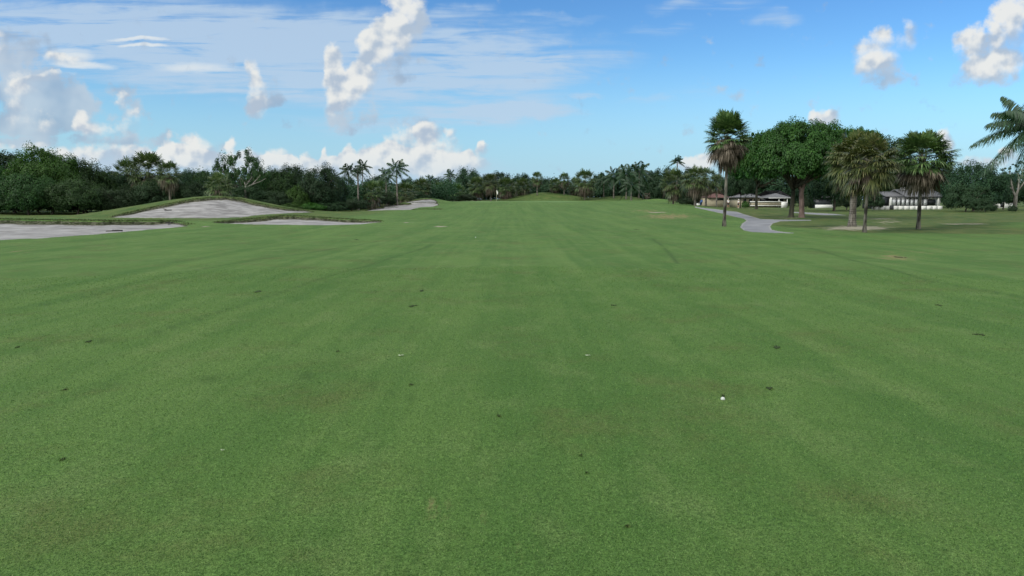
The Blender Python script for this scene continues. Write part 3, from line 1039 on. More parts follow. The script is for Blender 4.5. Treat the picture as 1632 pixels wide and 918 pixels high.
def frond_fan(r, V_, F_, base, dirn, Lp, Ls, nseg, width, droop, off, arc=115):
    """Fan frond: petiole from base along dirn, then narrow segments spreading from its end."""
    d = dirn / np.linalg.norm(dirn)
    up = np.array([0, 0, 1.0])
    s = np.cross(d, up)
    s /= np.linalg.norm(s) + 1e-9
    n = np.cross(s, d)
    e = base + d * Lp - up * 0.12 * Lp
    vs = [base - s * .018, base + s * .018, e]
    fs = [(0, 1, 2)]
    for i in range(nseg):
        t = (i + 0.5) / nseg * 2 - 1
        a = R(arc) * t + r.normal(0, 0.04)
        dv = d * math.cos(a) + s * math.sin(a) + n * (0.16 - 0.3 * t * t) + r.normal(0, 0.04, 3)
        dv /= np.linalg.norm(dv)
        l = Ls * (1.0 - 0.28 * abs(t)) * r.uniform(0.85, 1.12)
        c = e + d * Ls * 0.20 * (1 - abs(t))
        m1 = c + dv * l * 0.5 - up * l * droop * 0.16
        m2 = c + dv * l * 0.80 - up * l * droop * 0.50
        tip = c + dv * l * 0.96 - up * l * droop * 1.0
        ws = np.cross(dv, n)
        ws /= np.linalg.norm(ws) + 1e-9
        k = len(vs)
        vs += [e, m1 - ws * width, m1 + ws * width, m2 - ws * width * .7, m2 + ws * width * .7, tip]
        fs += [(k, k + 2, k + 1), (k + 1, k + 2, k + 4), (k + 1, k + 4, k + 3), (k + 3, k + 4, k + 5)]
    V_.extend(vs)
    F_.extend([tuple(q + off for q in f) for f in fs])
    return off + len(vs)


def fan_crown(seed, Rc, n, el0, el1, mat, nseg=22, width=0.03, droop=0.35, name='crown', zsp=0.4, power=1.0, arc=115, pl=0.50, bl=0.54):
    r = np.random.default_rng(seed)
    V_, F_ = [], []
    off = 0
    for i in range(n):
        u = ((i + r.uniform(0, 1)) / n) ** power
        se = math.sin(R(el0)) + (math.sin(R(el1)) - math.sin(R(el0))) * u
        el = math.asin(max(-1, min(1, se))) + r.normal(0, 0.20)
        a = i * 2.39996 + r.normal(0, 0.25)
        d = np.array([math.cos(a) * math.cos(el), math.sin(a) * math.cos(el), math.sin(el)])
        b = np.array([math.cos(a) * 0.08, math.sin(a) * 0.08, zsp * (math.sin(el) * 0.5)])
        sc = r.uniform(0.82, 1.12)
        off = frond_fan(r, V_, F_, b, d, Rc * pl * sc, Rc * bl * sc, nseg, width, droop * (0.5 + 0.7 * (1 - math.sin(el))), off, arc)
    return np_mesh(name, np.array(V_), [np.array(F_)], mat)


def palm_trunk(seed, H, r0, r1, mat, lean=0.0, boots=True, n=10, bulge=0.0):
    r = np.random.default_rng(seed)
    b = MB()
    k = max(12, int(H * 5))
    ts = np.linspace(0, 1, k)
    ph = r.uniform(0, 6)
    pts = np.stack([lean * ts ** 1.5 + 0.05 * np.sin(ts * 5 + ph) * H * 0.06, 0.04 * np.cos(ts * 4 + ph) * H * 0.06 + 0 * ts, ts * H], 1)
    pts[0, 2] = -0.2
    rd = r0 + (r1 - r0) * ts + r0 * 0.45 * np.exp(-ts * H / 0.25) + bulge * np.sin(ts * math.pi) ** 2
    rd = rd * (1 + (0.06 if boots else 0.025) * r.normal(size=k))
    b.tube(pts, rd, n)
    if boots:  # old leaf bases near the crown
        for i in range(int(26)):
            t = r.uniform(0.80, 0.99)
            a = i * 2.4
            p = np.array([np.interp(t, ts, pts[:, 0]), np.interp(t, ts, pts[:, 1]), t * H])
            rr_ = np.interp(t, ts, rd)
            o = np.array([math.cos(a), math.sin(a), 0])
            b.tube([p + o * rr_ * .8, p + o * (rr_ + .07) + [0, 0, .14], p + o * (rr_ + .12) + [0, 0, .30]], [.05, .04, .015], 5)
    return b.mesh('trunk', mat, True), pts[-1]


FAN = {}


def fan_set(key, seed, n_green, n_dead, mat, nseg, width, droop, el=(82, -28), arc=115):
    FAN.setdefault(key, []).append((fan_crown(seed, 1.0, n_green, el[0], el[1], M[mat], nseg, width, droop, 'crown', power=0.95, arc=arc, pl=0.60, bl=0.42),
                                    fan_crown(seed + 50, 0.92, n_dead, -22, -80, M['dead'], max(8, nseg - 8), width * 1.1, 0.9, 'dead_fronds', arc=70) if n_dead else None))


for s in range(3):
    fan_set('fan', 100 + s, 130, 26, 'fan', 11, 0.026, 0.35, (89, -48))
for s in range(2):
    fan_set('fandroop', 110 + s, 110, 34, 'fan', 11, 0.026, 0.5, (88, -52))


def put_fan(px, Y, top, wpx, label, key='fan', base=None, base_row=None, tr=0.12, name='fan_palm', group=None, trunk_mat='palm', crown=None, squash=1.0, lean=0.0, boots=False, trunk_top=None, skirt=True, bulge=0.0):
    """Fan palm with its crown wpx columns wide and topping out at row `top`."""
    k = TREE_N.get(key, 0)
    TREE_N[key] = k + 1
    cm, dm = FAN[key][k % len(FAN[key])] if crown is None else crown
    p = at(px, 318, Y)
    z = hz_at(p[0], Y) if base is None else base
    Rc = wpx / FPX * Y / 2 / 0.94
    ztop = at(px, top, Y)[2]
    zc = ztop - Rc * 0.92 * squash - z
    zc = max(zc, 0.5)
    root = empty(name, (p[0], Y, z), 0, label, 'palm tree', group)
    tm, tip = palm_trunk(int(px), zc, tr, tr * 0.82, M[trunk_mat], lean, boots, bulge=bulge)
    link('trunk', tm, root)
    c = link('crown', cm, root, tuple(float(q) for q in tip))
    rz_ = random.Random(int(px)).uniform(0, 6.28)
    c.rotation_euler = (0, 0, rz_)
    c.scale = (Rc, Rc, Rc * squash)
    if dm is not None and skirt:
        d = link('dead_fronds', dm, root, (float(tip[0]), float(tip[1]), float(tip[2]) + 0.02))
        d.rotation_euler = (0, 0, rz_ + 1)
        d.scale = (Rc * 0.92, Rc * 0.92, Rc * squash)
    return root


def feather_crown(seed, n, L, el0, el1, mat, pairs=26, lw=0.022, hang=0.6, sag=0.55):
    """Feather palm crown: arching midribs with two ranks of hanging leaflets."""
    r = np.random.default_rng(seed)
    V_, F_ = [], []
    for i in range(n):
        a = i * 2.39996 + r.normal(0, 0.2)
        el = R(el0 + (el1 - el0) * (i + r.uniform(0, 1)) / n + r.normal(0, 4))
        h = np.array([math.cos(a), math.sin(a), 0])
        l = L * r.uniform(0.85, 1.1)
        ts = np.linspace(0, 1, 13)
        pts = np.stack([h[0] * ts * l * math.cos(el), h[1] * ts * l * math.cos(el), ts * l * math.sin(el) - sag * l * ts ** 2.1 * (0.35 + 0.65 * math.cos(el))], 1)
        sd = np.cross(h, [0, 0, 1.0])
        k = len(V_)
        wv = 0.014 * L
        for q in range(13):
            V_ += [pts[q] - sd * wv * (1 - ts[q] * .8), pts[q] + sd * wv * (1 - ts[q] * .8)]
        for q in range(12):
            F_.append((k + 2 * q, k + 2 * q + 1, k + 2 * q + 3))
            F_.append((k + 2 * q, k + 2 * q + 3, k + 2 * q + 2))
        for j in range(pairs):
            t = 0.12 + 0.88 * (j + r.uniform(0, .6)) / pairs
            p = np.array([np.interp(t, ts, pts[:, c]) for c in range(3)])
            tg = np.array([np.interp(min(1, t + .06), ts, pts[:, c]) - np.interp(t - .06, ts, pts[:, c]) for c in range(3)])
            tg /= np.linalg.norm(tg) + 1e-9
            ll = L * 0.30 * (math.sin(math.pi * (0.18 + 0.74 * t)) ** 0.8) * r.uniform(0.85, 1.1)
            for sg in (-1, 1):
                dv = sd * sg * 0.75 + tg * 0.55 - np.array([0, 0, hang]) * r.uniform(0.7, 1.2)
                dv /= np.linalg.norm(dv)
                tip = p + dv * ll - np.array([0, 0, 0.18 * ll])
                mid = p + dv * ll * 0.45
                w = np.cross(dv, tg)
                w = tg * 0.9 + w * 0.2
                w /= np.linalg.norm(w) + 1e-9
                k = len(V_)
                V_ += [p, mid - w * lw * L, mid + w * lw * L, tip]
                F_ += [(k, k + 2, k + 1), (k + 1, k + 2, k + 3)]
    return np_mesh('crown', np.array(V_), [np.array(F_)], mat)


FEATHER = [feather_crown(200 + s, 17, 1.0, 80, -35, M['feather'], 15, 0.030) for s in range(3)]
ROYAL = feather_crown(210, 15, 1.0, 85, 0, M['feather'], 16, 0.030, 0.5, 0.6)


def put_feather(px, Y, crow, rpx, label, base=None, tr=0.11, name='coconut_palm', group=None, crown=None, lean=0.0, trunk_mat='palm'):
    """Feather palm with its crown centre at row crow and fronds about rpx columns long."""
    k = TREE_N.get(name, 0)
    TREE_N[name] = k + 1
    p = at(px, 318, Y)
    z = hz_at(p[0], Y) if base is None else base
    zc = at(px, crow, Y)[2] - z
    root = empty(name, (p[0] - lean, Y, z), 0, label, 'palm tree', group)
    tm, tip = palm_trunk(int(px), zc, tr, tr * 0.7, M[trunk_mat], lean, False)
    link('trunk', tm, root)
    c = link('crown', crown or FEATHER[k % 3], root, tuple(float(q) for q in tip))
    Lr = rpx / FPX * Y
    c.scale = (Lr, Lr, Lr)
    c.rotation_euler = (0, 0, random.Random(int(px)).uniform(0, 6.28))
    return root


# ---- left hand woods
GL = 'trees of the woods behind the left bunkers'
for a in [
    ('broadleaf_tree', 'wooddark', -75, 92, 244, 150, 'dark tree cut by the frame at the far left end of the woods'),
    ('broadleaf_tree', 'wooddark', 22, 92, 240, 120, 'tall dark tree at the left end of the woods above the near bunker'),
    ('broadleaf_tree', 'woodlite', 82, 87, 237, 108, 'tallest lighter green tree of the left woods, beside the dark left end tree'),
    ('broadleaf_tree', 'wood', 132, 90, 256, 92, 'rounded tree stepping down to the right of the tallest light green one'),
    ('broadleaf_tree', 'wooddark', 172, 94, 272, 84, 'low dark tree in the dip between light green tree and paired fan palms'),
    ('broadleaf_tree', 'wooddark', 222, 97, 282, 120, 'dark tree massed under the paired fan palms of the left woods'),
    ('broadleaf_tree', 'wooddark', 300, 98, 268, 66, 'dark tree just right of the fan palm with the bare grey trunk'),
    ('broadleaf_tree', 'wood', 330, 99, 268, 56, 'small round topped tree left of the little mound top palm'),
    ('broadleaf_tree', 'wood', 436, 97, 266, 90, 'tree behind the pale bare limbs, right of the open crowned tree'),
    ('broadleaf_tree', 'wooddark', 474, 99, 262, 62, 'dark tree with two rounded tops near the right end of the left woods'),
    ('broadleaf_tree', 'wooddark', 514, 93, 267, 84, 'big dark dome shaped tree ending the left woods before the tall palms'),
    ('broadleaf_tree', 'wooddark', 551, 118, 286, 46, 'low dark tree behind the leftmost tall feather palm'),
]:
    put_tree(*a, group=GL)
for a in [
    ('low_tree', 'woodlow', 44, 84, 270, 100, 'wide low tree at the wood edge behind the near bunker lip'),
    ('low_tree', 'woodlow', -34, 86, 262, 110, 'low tree cut by the left frame edge below the dark trees'),
    ('low_tree', 'woodlow', 122, 85, 284, 90, 'wide dark low tree under the rounded left tree'),
    ('bush', 'bush', -20, 93, 312, 90, 'dark undershrub beneath the low tree at the left frame edge'),
    ('bush', 'bush', 62, 92, 310, 100, 'dark undershrub beneath the wide low tree at the left'),
    ('bush', 'bush', 138, 93, 311, 90, 'dark undershrub under the trees just left of the mound ridge'),
    ('bush', 'bush', 188, 88, 297, 80, 'shrub where the mound ridge starts to climb'),
    ('bush', 'bush', 247, 90, 288, 70, 'shrub beneath the paired fan palms'),
    ('bush', 'bush', 306, 90, 290, 74, 'grey green rounded bush above the left shoulder of the mound'),
    ('bush', 'bush', 395, 90, 294, 72, 'grey green bush behind the right shoulder of the mound'),
    ('bush', 'bush', 440, 89, 304, 62, 'drooping bush below the pale bare limbs'),
    ('bush', 'bushlite', 474, 90, 297, 46, 'lighter small tree like bush in front of the dark dome tree'),
    ('bush', 'bush', 520, 94, 306, 70, 'dark shrub at the foot of the dome shaped tree'),
    ('bush', 'bushlite', 466, 87, 324, 44, 'low light green bush at the right foot of the mound'),
    ('bush', 'bushlite', 496, 88, 323, 44, 'low light green bush in the middle of the row by the mound foot'),
    ('bush', 'bush', 528, 91, 321, 52, 'low darker bush in the row left of the first bare palm trunk'),
    ('bush', 'bush', 560, 100, 316, 60, 'dark bush behind the first bare palm trunk'),
    ('bush', 'bush', 605, 118, 306, 66, 'dark bush behind the twin bare trunks by the lobed bunker'),
    ('bush', 'bush', 660, 138, 305, 50, 'bush above the top of the lobed bunker'),
    ('bush', 'bush', 705, 150, 310, 50, 'low bush right of the lobed bunker crest'),
    ('bush', 'bush', 742, 158, 309, 44, 'low bush left of the flagstick under the dark dome'),
]:
    put_tree(*a, cat='bush', group='bushes along the wood edge')

GP = 'fan palms of the course'
put_fan(206, 96, 254, 44, 'left one of the paired fan palms standing above the left woods', tr=0.16, group=GP)
put_fan(238, 94, 243, 60, 'larger and taller of the paired fan palms above the left woods', tr=0.18, group=GP)
put_fan(271, 88, 257, 36, 'fan palm with thin grey trunk standing clear in the left woods', tr=0.13, group=GP)
put_fan(350, 85, 275, 42, 'short fan palm standing right behind the mound crest', key='fandroop', tr=0.15, group=GP)

# tree with the open crown and pale limbs
cm_, cl_ = crown_mesh('crown', 71, 1.0, 0.32, 1.0, 100, 110, 0.045, M['forest'], 0.5, 0.25, 0.1, 0.13, spiky=0.3)
PROTO['open'] = [(cm_, trunk_mesh('trunk', 71, 1.0, 0.03, cl_, M['palebark'], 0.42, 12))]
put_tree('open_tree', 'open', 388, 92, 241, 88, 'open crowned tree with gaps of sky and pale limbs, highest behind the mound', group=GL)
bare = empty('bare_limbs', (*at(405, 318, 89)[:2], hz_at(at(405, 318, 89)[0], 89)), 0, 'pale leafless forked tree in front of the woods right of the mound', 'tree')
bb = MB()
p0 = np.array([0, 0, 0.0])
jn = at(391, 296, 89) - at(405, 318, 89)
jn = np.array([jn[0], 0, at(391, 296, 89)[2] - bare.location[2]])


def limb(b, pxs, r0, r1, Y=89):
    o = np.array(bare.location)
    pts = np.array([at(x, y, Y + dy) for x, y, dy in pxs]) - o
    ts = np.linspace(0, 1, 9)
    k = np.linspace(0, 1, len(pts))
    cur = np.stack([np.interp(ts, k, pts[:, c]) for c in range(3)], 1)
    b.tube(cur, np.linspace(r0, r1, 9), 6)


limb(bb, [(393, 322, 0), (391, 308, 0), (392, 296, 0)], .16, .11)
bb.build('trunk', M['palebark'], bare, True)
bb = MB()
limb(bb, [(392, 296, 0), (388, 288, .3), (380, 280, .5), (374, 272, 1)], .075, .02)
limb(bb, [(392, 296, 0), (397, 289, 0), (402, 281, .2)], .065, .02)
limb(bb, [(391, 299, 0), (405, 293, -.2), (416, 289, -.3), (424, 284, 0)], .065, .02)
limb(bb, [(402, 294, 0), (410, 285, .3), (415, 279, .2)], .06, .02)
bb.build('limbs', M['palebark'], bare, True)

# ---- tall feather palms left of centre
GF = 'tall feather palms left of the green'
put_feather(556, 128, 273, 21, 'leftmost tall feather palm with drooping head before the clouds', group=GF)
put_feather(571, 106, 273, 15, 'feather palm with the longest bare trunk reaching down to the fairway edge', group=GF, tr=0.14)
put_feather(579, 128, 266, 19, 'feather palm with upright head just behind the longest trunk', group=GF)
put_feather(616, 122, 279, 20, 'smaller feather palm left of the tallest one by the lobed bunker', group=GF)
put_feather(633, 117, 269, 26, 'tallest broad headed feather palm above the lobed bunker', group=GF, tr=0.13)
put_feather(718, 168, 279, 15, 'small spiky feather palm poking above the middle tree line', group=GF)
put_feather(686, 160, 286, 13, 'little feather palm between the tallest one and the spiky one', group=GF)
GC = 'fan palms round the green'
for a in [
    (592, 110, 289, 34, 'short fan palm with pale trunk between the longest trunk and the lobed bunker'),
    (606, 130, 288, 40, 'fan palm half hidden behind the short pale trunked one'),
    (646, 128, 290, 36, 'fan palm right beside the trunk of the tallest feather palm'),
    (672, 140, 284, 30, 'fan palm above the crest of the lobed bunker'),
    (702, 152, 291, 30, 'squat fan palm with brown skirt left of the dark dome'),
    (728, 160, 292, 28, 'squat fan palm at the left foot of the dark dome'),
    (760, 165, 282, 30, 'fan palm on the front of the dark dome left of the flag'),
    (782, 163, 277, 26, 'fan palm with white curved trunk directly left of the flagstick'),
    (806, 172, 282, 30, 'fan palm directly right of the flagstick'),
    (832, 176, 284, 28, 'fan palm left of the slim trunk over the grass mound'),
    (856, 172, 274, 19, 'slim fan palm with small head rising left above the grass mound'),
    (885, 176, 284, 20, 'low slim fan palm behind the middle of the grass mound'),
    (899, 174, 276, 20, 'slim fan palm with small head rising right above the grass mound'),
    (918, 178, 283, 28, 'bushy fan palm between the slim one and the big round headed one'),
    (932, 168, 270, 34, 'big round headed fan palm right of the grass mound'),
]:
    put_fan(*a, group=GC, tr=0.14 if a[1] > 140 else 0.12)
for a in [
    ('broadleaf_tree', 'farwood', 606, 150, 281, 80, 'dark tree behind the twin bare trunks left of the lobed bunker'),
    ('broadleaf_tree', 'farwood', 655, 165, 285, 60, 'dark tree behind the tallest feather palm'),
    ('broadleaf_tree', 'farwood', 700, 178, 284, 66, 'dark tree left of the spiky feather palm'),
    ('broadleaf_tree', 'farwood', 748, 186, 270, 64, 'tallest dark dome of trees left of the flag'),
    ('broadleaf_tree', 'farwood', 792, 190, 275, 64, 'dark tree mass behind the flagstick'),
    ('broadleaf_tree', 'farwood', 834, 192, 278, 50, 'dark tree left of the slim palms behind the grass mound'),
    ('broadleaf_tree', 'farwood', 878, 194, 285, 60, 'low dark tree between the two slim palms'),
    ('broadleaf_tree', 'farwood', 960, 186, 277, 56, 'dark tree behind the right end of the grass mound'),
    ('broadleaf_tree', 'farwood', 1010, 188, 266, 80, 'high dark tree behind the clump of feathery palms'),
    ('broadleaf_tree', 'farwood', 1052, 180, 268, 60, 'dark tree left of the royal palm'),
    ('broadleaf_tree', 'farwood', 1092, 176, 270, 60, 'dark tree under the royal palm head'),
]:
    put_tree(*a, group='dark trees behind the green')
GK = 'clump of feathery palms right of the green'
put_feather(978, 168, 280, 24, 'left palm of the feathery clump right of the green', group=GK, tr=.16)
put_feather(998, 166, 278, 26, 'second palm of the feathery clump, darkest in front', group=GK, tr=.16)
put_feather(1018, 170, 273, 26, 'tallest palm at the right top of the feathery clump', group=GK, tr=.16)
put_feather(1006, 158, 295, 24, 'low palm with pale hanging fronds at the foot of the feathery clump', group=GK, tr=.16)
put_feather(962, 172, 288, 20, 'small palm at the left edge of the feathery clump', group=GK, tr=.14)
put_feather(1078, 168, 259, 16, 'single royal palm with star shaped head left of the tall palm by the path', name='royal_palm', crown=ROYAL, tr=.17)
put_fan(1073, 128, 270, 40, 'fan palm with pale trunk at the corner of the dark clipped hedge', group=GC, tr=.16)
put_fan(1108, 116, 266, 44, 'bushy fan palm with brown skirt leaning over the start of the path', key='fandroop', group=GC, tr=.17, squash=.80)
put_fan(1125, 124, 268, 40, 'bushy fan palm behind the skirted one at the start of the path', key='fandroop', group=GC, tr=.16, squash=.80)
put_fan(1142, 150, 278, 24, 'slim palm with bare grey trunk in front of the red roofed house', group=GC, tr=.15)
put_tree('hedge', 'bush', 1094, 122, 316, 30, 'dark clipped hedge left of the path start', 'hedge')

# ---- right hand side: tall palm by the path
b0 = gnd(1156, 361)
tall_g = fan_crown(301, 1.0, 120, 89, -18, M['fan'], 24, 0.024, 0.22, 'crown', power=0.95, arc=110, pl=.56, bl=.46)
tall_d = fan_crown(302, 1.0, 90, -14, -84, M['dead'], 18, 0.024, 0.34, 'dead_fronds', arc=55)
put_fan(1156, b0[1], 181, 63, 'tall single palm with round head and dark mottled trunk beside the cart path', base=b0[2], tr=0.105, name='cabbage_palm', trunk_mat='palmdark', crown=(tall_g, tall_d), squash=1.10, boots=True)

# right pair and thick palm
b1 = gnd(1361, 361)
thick_g = fan_crown(311, 1.0, 140, 89, -58, M['fanlite'], 24, 0.021, 0.42, 'crown', power=0.95, arc=110, pl=.55, bl=.47)
thick_d = fan_crown(312, 0.85, 34, -45, -84, M['dead'], 18, 0.024, 0.35, 'dead_fronds', arc=60)
put_fan(1360, b1[1], 214, 80, 'thick trunked palm with wide shaggy light green head on the bare sandy patch', base=b1[2], tr=0.235, name='cabbage_palm', trunk_mat='palm', crown=(thick_g, thick_d), squash=0.98, boots=True)
b2 = gnd(1376, 370.5)
put_fan(1381, b2[1], 219, 80, 'slim dark trunked palm just in front of the thick trunked one', base=b2[2], tr=0.085, name='cabbage_palm', trunk_mat='palmdark', crown=(fan_crown(321, 1.0, 110, 88, -52, M['fanlite'], 24, 0.021, 0.42, 'crown', power=0.95, arc=110, pl=.55, bl=.47), fan_crown(322, 0.85, 26, -45, -84, M['dead'], 16, 0.024, 0.35, 'dead_fronds', arc=60)), squash=0.95, boots=True)
b3 = gnd(1463, 365.5)
pr = put_fan(1466, b3[1], 214, 88, 'palm with two upright tufts and brown skirt in front of the grey roofed house', base=b3[2], tr=0.10, name='cabbage_palm', trunk_mat='palmdark',
             crown=(fan_crown(331, 1.0, 95, 84, -22, M['fan'], 24, 0.024, 0.36, 'crown', power=0.95, arc=110, pl=.55, bl=.47), fan_crown(332, 1.0, 75, -35, -82, M['dead'], 18, 0.026, 0.35, 'dead_fronds', arc=60)), squash=0.82, boots=True)
tuft_m = fan_crown(333, 0.62, 9, 88, 62, M['fan'], 20, 0.016, 0.2, 'crown', arc=70)
for dx in (-0.42, 0.42):
    c_ = link('crown', tuft_m, pr, (dx, 0.0, float(at(1466, 232, b3[1])[2] - b3[2])))
    c_.rotation_euler = (0, R(14) * (1 if dx > 0 else -1), dx * 3)
    c_.scale = (1.0, 1.0, 1.0)

# oaks
for kk, sd in (('oak_a', 401), ('oak_b', 402), ('oak_c', 403)):
    cm_, cl_ = crown_mesh('crown', sd, 1.0, 0.31, 1.0, 640, 150, 0.028, M['oak'], 0.36, 0.35, 0.20, 0.085, spiky=0.20, W=0.018)
    PROTO[kk] = [(cm_, trunk_mesh('trunk', sd, 1.0, 0.045, cl_, M['redbark' if kk == 'oak_c' else 'darkbark'], 0.36, 11, 0.02, 0.62))]
GO = 'shade trees beside the cart path'
bo = gnd(1259, 346.5)
put_tree('oak_tree', 'oak_b', 1262, bo[1], 193, 172, 'big spreading oak with forked dark trunk in the middle of the shade trees', group=GO, base=bo[2], rz=0.4)
bo = gnd(1279, 347.0)
to = put_tree('oak_tree', 'oak_c', 1279, bo[1] + 0.6, 300, 50, 'shade tree with reddish straight trunk right of the forked oak', group=GO, base=bo[2])
bpy.data.objects.remove(to.children[1])
bpy.data.objects.remove(to.children[0])
to.scale = (1, 1, 1)
to.rotation_euler = (0, 0, 0)
zt_ = at(1335, 198, bo[1])[2] - bo[2]
cw = 78 / FPX * bo[1]
tt = MB()
tt.tube([(0, 0, -.2), (0, 0, .05), (-.02, 0, .5), (-.06, 0, 1.4), (-.12, .1, 2.6), (.3, .3, 3.8), (1.4, .5, 5.2)], [.40, .33, .27, .25, .23, .19, .09], 12)
tt.tube([(-.1, .1, 2.5), (-.6, .4, 4), (-.9, .5, 5.5)], [.16, .12, .05], 8)
tt.tube([(.2, .2, 3.5), (1.8, -.3, 4.4), (3.4, -.4, 5.2)], [.15, .10, .04], 8)
tt.build('trunk', M['redbark'], to, True)
oc = link('crown', PROTO['oak_c'][0][0], to, (float((1342 - 1279) / FPX * bo[1]), 0.8, 0))
oc.scale = (cw, cw * 0.9, zt_)
bo = gnd(1197, 333.2)
put_tree('oak_tree', 'oak_a', 1206, 105, 214, 100, 'oak with straight black trunk standing farther back by the white railed house', group=GO, rz=1.0)
broad('pine', 'dark', 411, 0.045, (200, 120), zb=0.24, r0=0.03, lump=0.45, spiky=0.4, bark='darkbark')
put_tree('conifer', 'pine', 1180, 118, 264, 52, 'blue black conifer like tree right behind the tall single palm')
for a in [
    ('broadleaf_tree', 'wood', 1408, 150, 216, 92, 'dark tree showing between the thick palm and the tufted palm'),
    ('broadleaf_tree', 'wooddark', 1330, 112, 232, 110, 'dark tree closing the view behind the shade trees'),
    ('broadleaf_tree', 'wooddark', 1455, 165, 262, 110, 'dark trees rising behind the grey roofed house'),
    ('broadleaf_tree', 'farwood', 1512, 150, 262, 56, 'flat topped tree beyond the right end of the grey roofed house'),
    ('broadleaf_tree', 'wooddark', 1552, 112, 263, 104, 'wide dome shaped tree right of the grey roofed house'),
    ('broadleaf_tree', 'wooddark', 1600, 124, 280, 60, 'dark tree behind the pale bare trunked tree'),
    ('broadleaf_tree', 'wooddark', 1690, 120, 262, 110, 'dark tree cut by the right frame edge'),
    ('broadleaf_tree', 'farwood', 1228, 185, 268, 120, 'dark trees behind the white railed house'),
    ('broadleaf_tree', 'farwood', 1160, 195, 280, 60, 'dark tree behind the red roofed house'),
]:
    put_tree(*a, group='dark trees behind the houses')
for a in [
    ('bush', 'bush', 1394, 126, 305, 34, 'pale green bush left of the grey roofed house', ),
    ('bush', 'bush', 1350, 122, 306, 50, 'dark bush between the screened porch and the thick palm'),
    ('bush', 'bush', 1540, 104, 296, 72, 'spreading bush hiding the right end of the white wall'),
    ('bush', 'bush', 1572, 100, 318, 40, 'low bush under the dome shaped tree'),
    ('bush', 'bushlite', 1188, 140, 321, 14, 'small light green bush beside the farther oak trunk'),
    ('bush', 'bush', 1285, 130, 310, 26, 'dark bush behind the reddish trunk'),
    ('bush', 'bush', 1615, 100, 327, 14, 'tiny plant at the foot of the pale bare trunked tree'),
]:
    put_tree(*a, cat='bush', group='bushes round the houses')

# pale bare-limbed tree at right edge
bt = gnd(1617, 335.0, 60)
bt[1] = 112.0
pl = at(1617, 318, 112)
pz = hz_at(pl[0], 112)
bare = empty('bare_trunk_tree', (pl[0], 112, pz), 0, 'tree with pale forking trunk and thin leaves near the right frame edge', 'tree')
bb = MB()
limb(bb, [(1616, 337, 0), (1617, 332, 0), (1618, 322, 0), (1619, 312, 0)], .34, .24, 112)
limb(bb, [(1618, 314, 0), (1614, 302, .2), (1612, 290, .3), (1609, 280, .5), (1610, 268, .8)], .17, .04, 112)
limb(bb, [(1619, 313, 0), (1623, 302, -.2), (1624, 288, 0), (1622, 274, .3)], .19, .05, 112)
limb(bb, [(1622, 304, 0), (1630, 294, .2), (1637, 282, .2)], .15, .04, 112)
limb(bb, [(1614, 302, 0), (1607, 297, 0), (1601, 292, 0)], .08, .02, 112)
limb(bb, [(1624, 292, 0), (1630, 278, .4), (1629, 268, .6)], .09, .03, 112)
bb.build('trunk', M['palebark'], bare, True)
cm_, cl_ = crown_mesh('crown', 431, 1.0, 0.0, 1.0, 110, 45, 0.07, M['dark'], 0.5, 0.3, 0.15, 0.12, flat=0.35, spiky=0.3)
oc = link('crown', cm_, bare, (0.9, 0.3, float(at(1617, 296, 112)[2] - pz)))
oc.scale = (2.6, 2.6, float(at(1617, 253, 112)[2] - at(1617, 296, 112)[2]))

# coconut palm whose head leans into the picture at the right edge
edge_crown = feather_crown(501, 27, 1.0, 62, -48, M['feather'], 34, 0.013, 0.95, 0.42)
ce = at(1652, 196, 46)
zb_ = hz_at(ce[0] + 1.2, 46)
eroot = empty('coconut_palm', (ce[0] + 1.2, 46, zb_), 0, 'coconut palm whose long drooping fronds reach in at the right frame edge', 'palm tree')
tm_, tip_ = palm_trunk(77, float(ce[2] - zb_), .17, .11, M['palm'], -1.2, False)
link('trunk', tm_, eroot)
ec = link('crown', edge_crown, eroot, tuple(float(q) for q in tip_))
ec.scale = (3.4, 3.4, 3.4)
ec.rotation_euler = (0, 0, R(25))

# ---- far-off woods closing the horizon


def wood_belt(name, label, spans, seed, mat, L=0.42):
    r = np.random.default_rng(seed)
    V_, N_ = [], []
    for (x0, x1, y0, y1, h0, h1, dens) in spans:
        n = int(abs(x1 - x0) * dens)
        cx = r.uniform(x0, x1, n)
        t = (cx - x0) / (x1 - x0)
        cy = y0 + (y1 - y0) * t + r.uniform(-5, 5, n)
        hh = h0 + (h1 - h0) * t
        hh = hh * (0.80 + 0.13 * np.sin(cx * 0.21 + seed) + 0.10 * np.sin(cx * 0.57 + 1) + 0.06 * np.sin(cx * 1.3))
        gz = height(cx, cy)
        cz = gz + hh * np.sqrt(r.uniform(0.0, 1.0, n))
        k = np.repeat(np.arange(n), 34)
        off = r.normal(size=(len(k), 3)) * np.array([0.75, 0.75, 0.55])
        V_.append(np.stack([cx, cy, cz], 1)[k] + off)
        nn = off * 0.7 + rand_dirs(r, len(k)) + np.array([0, -0.25, 0.5])
        N_.append(nn / np.linalg.norm(nn, axis=1)[:, None])
    pos, nrm_ = np.concatenate(V_), np.concatenate(N_)
    gz = height(pos[:, 0], pos[:, 1])
    pos[:, 2] = np.maximum(pos[:, 2], gz)
    Vv, F = leaf_quads(r, pos, nrm_, L, L * 0.6)
    o = link(name, np_mesh(name, Vv, [F], mat))
    tag(o, label, 'woods', None, 'stuff')
    return o


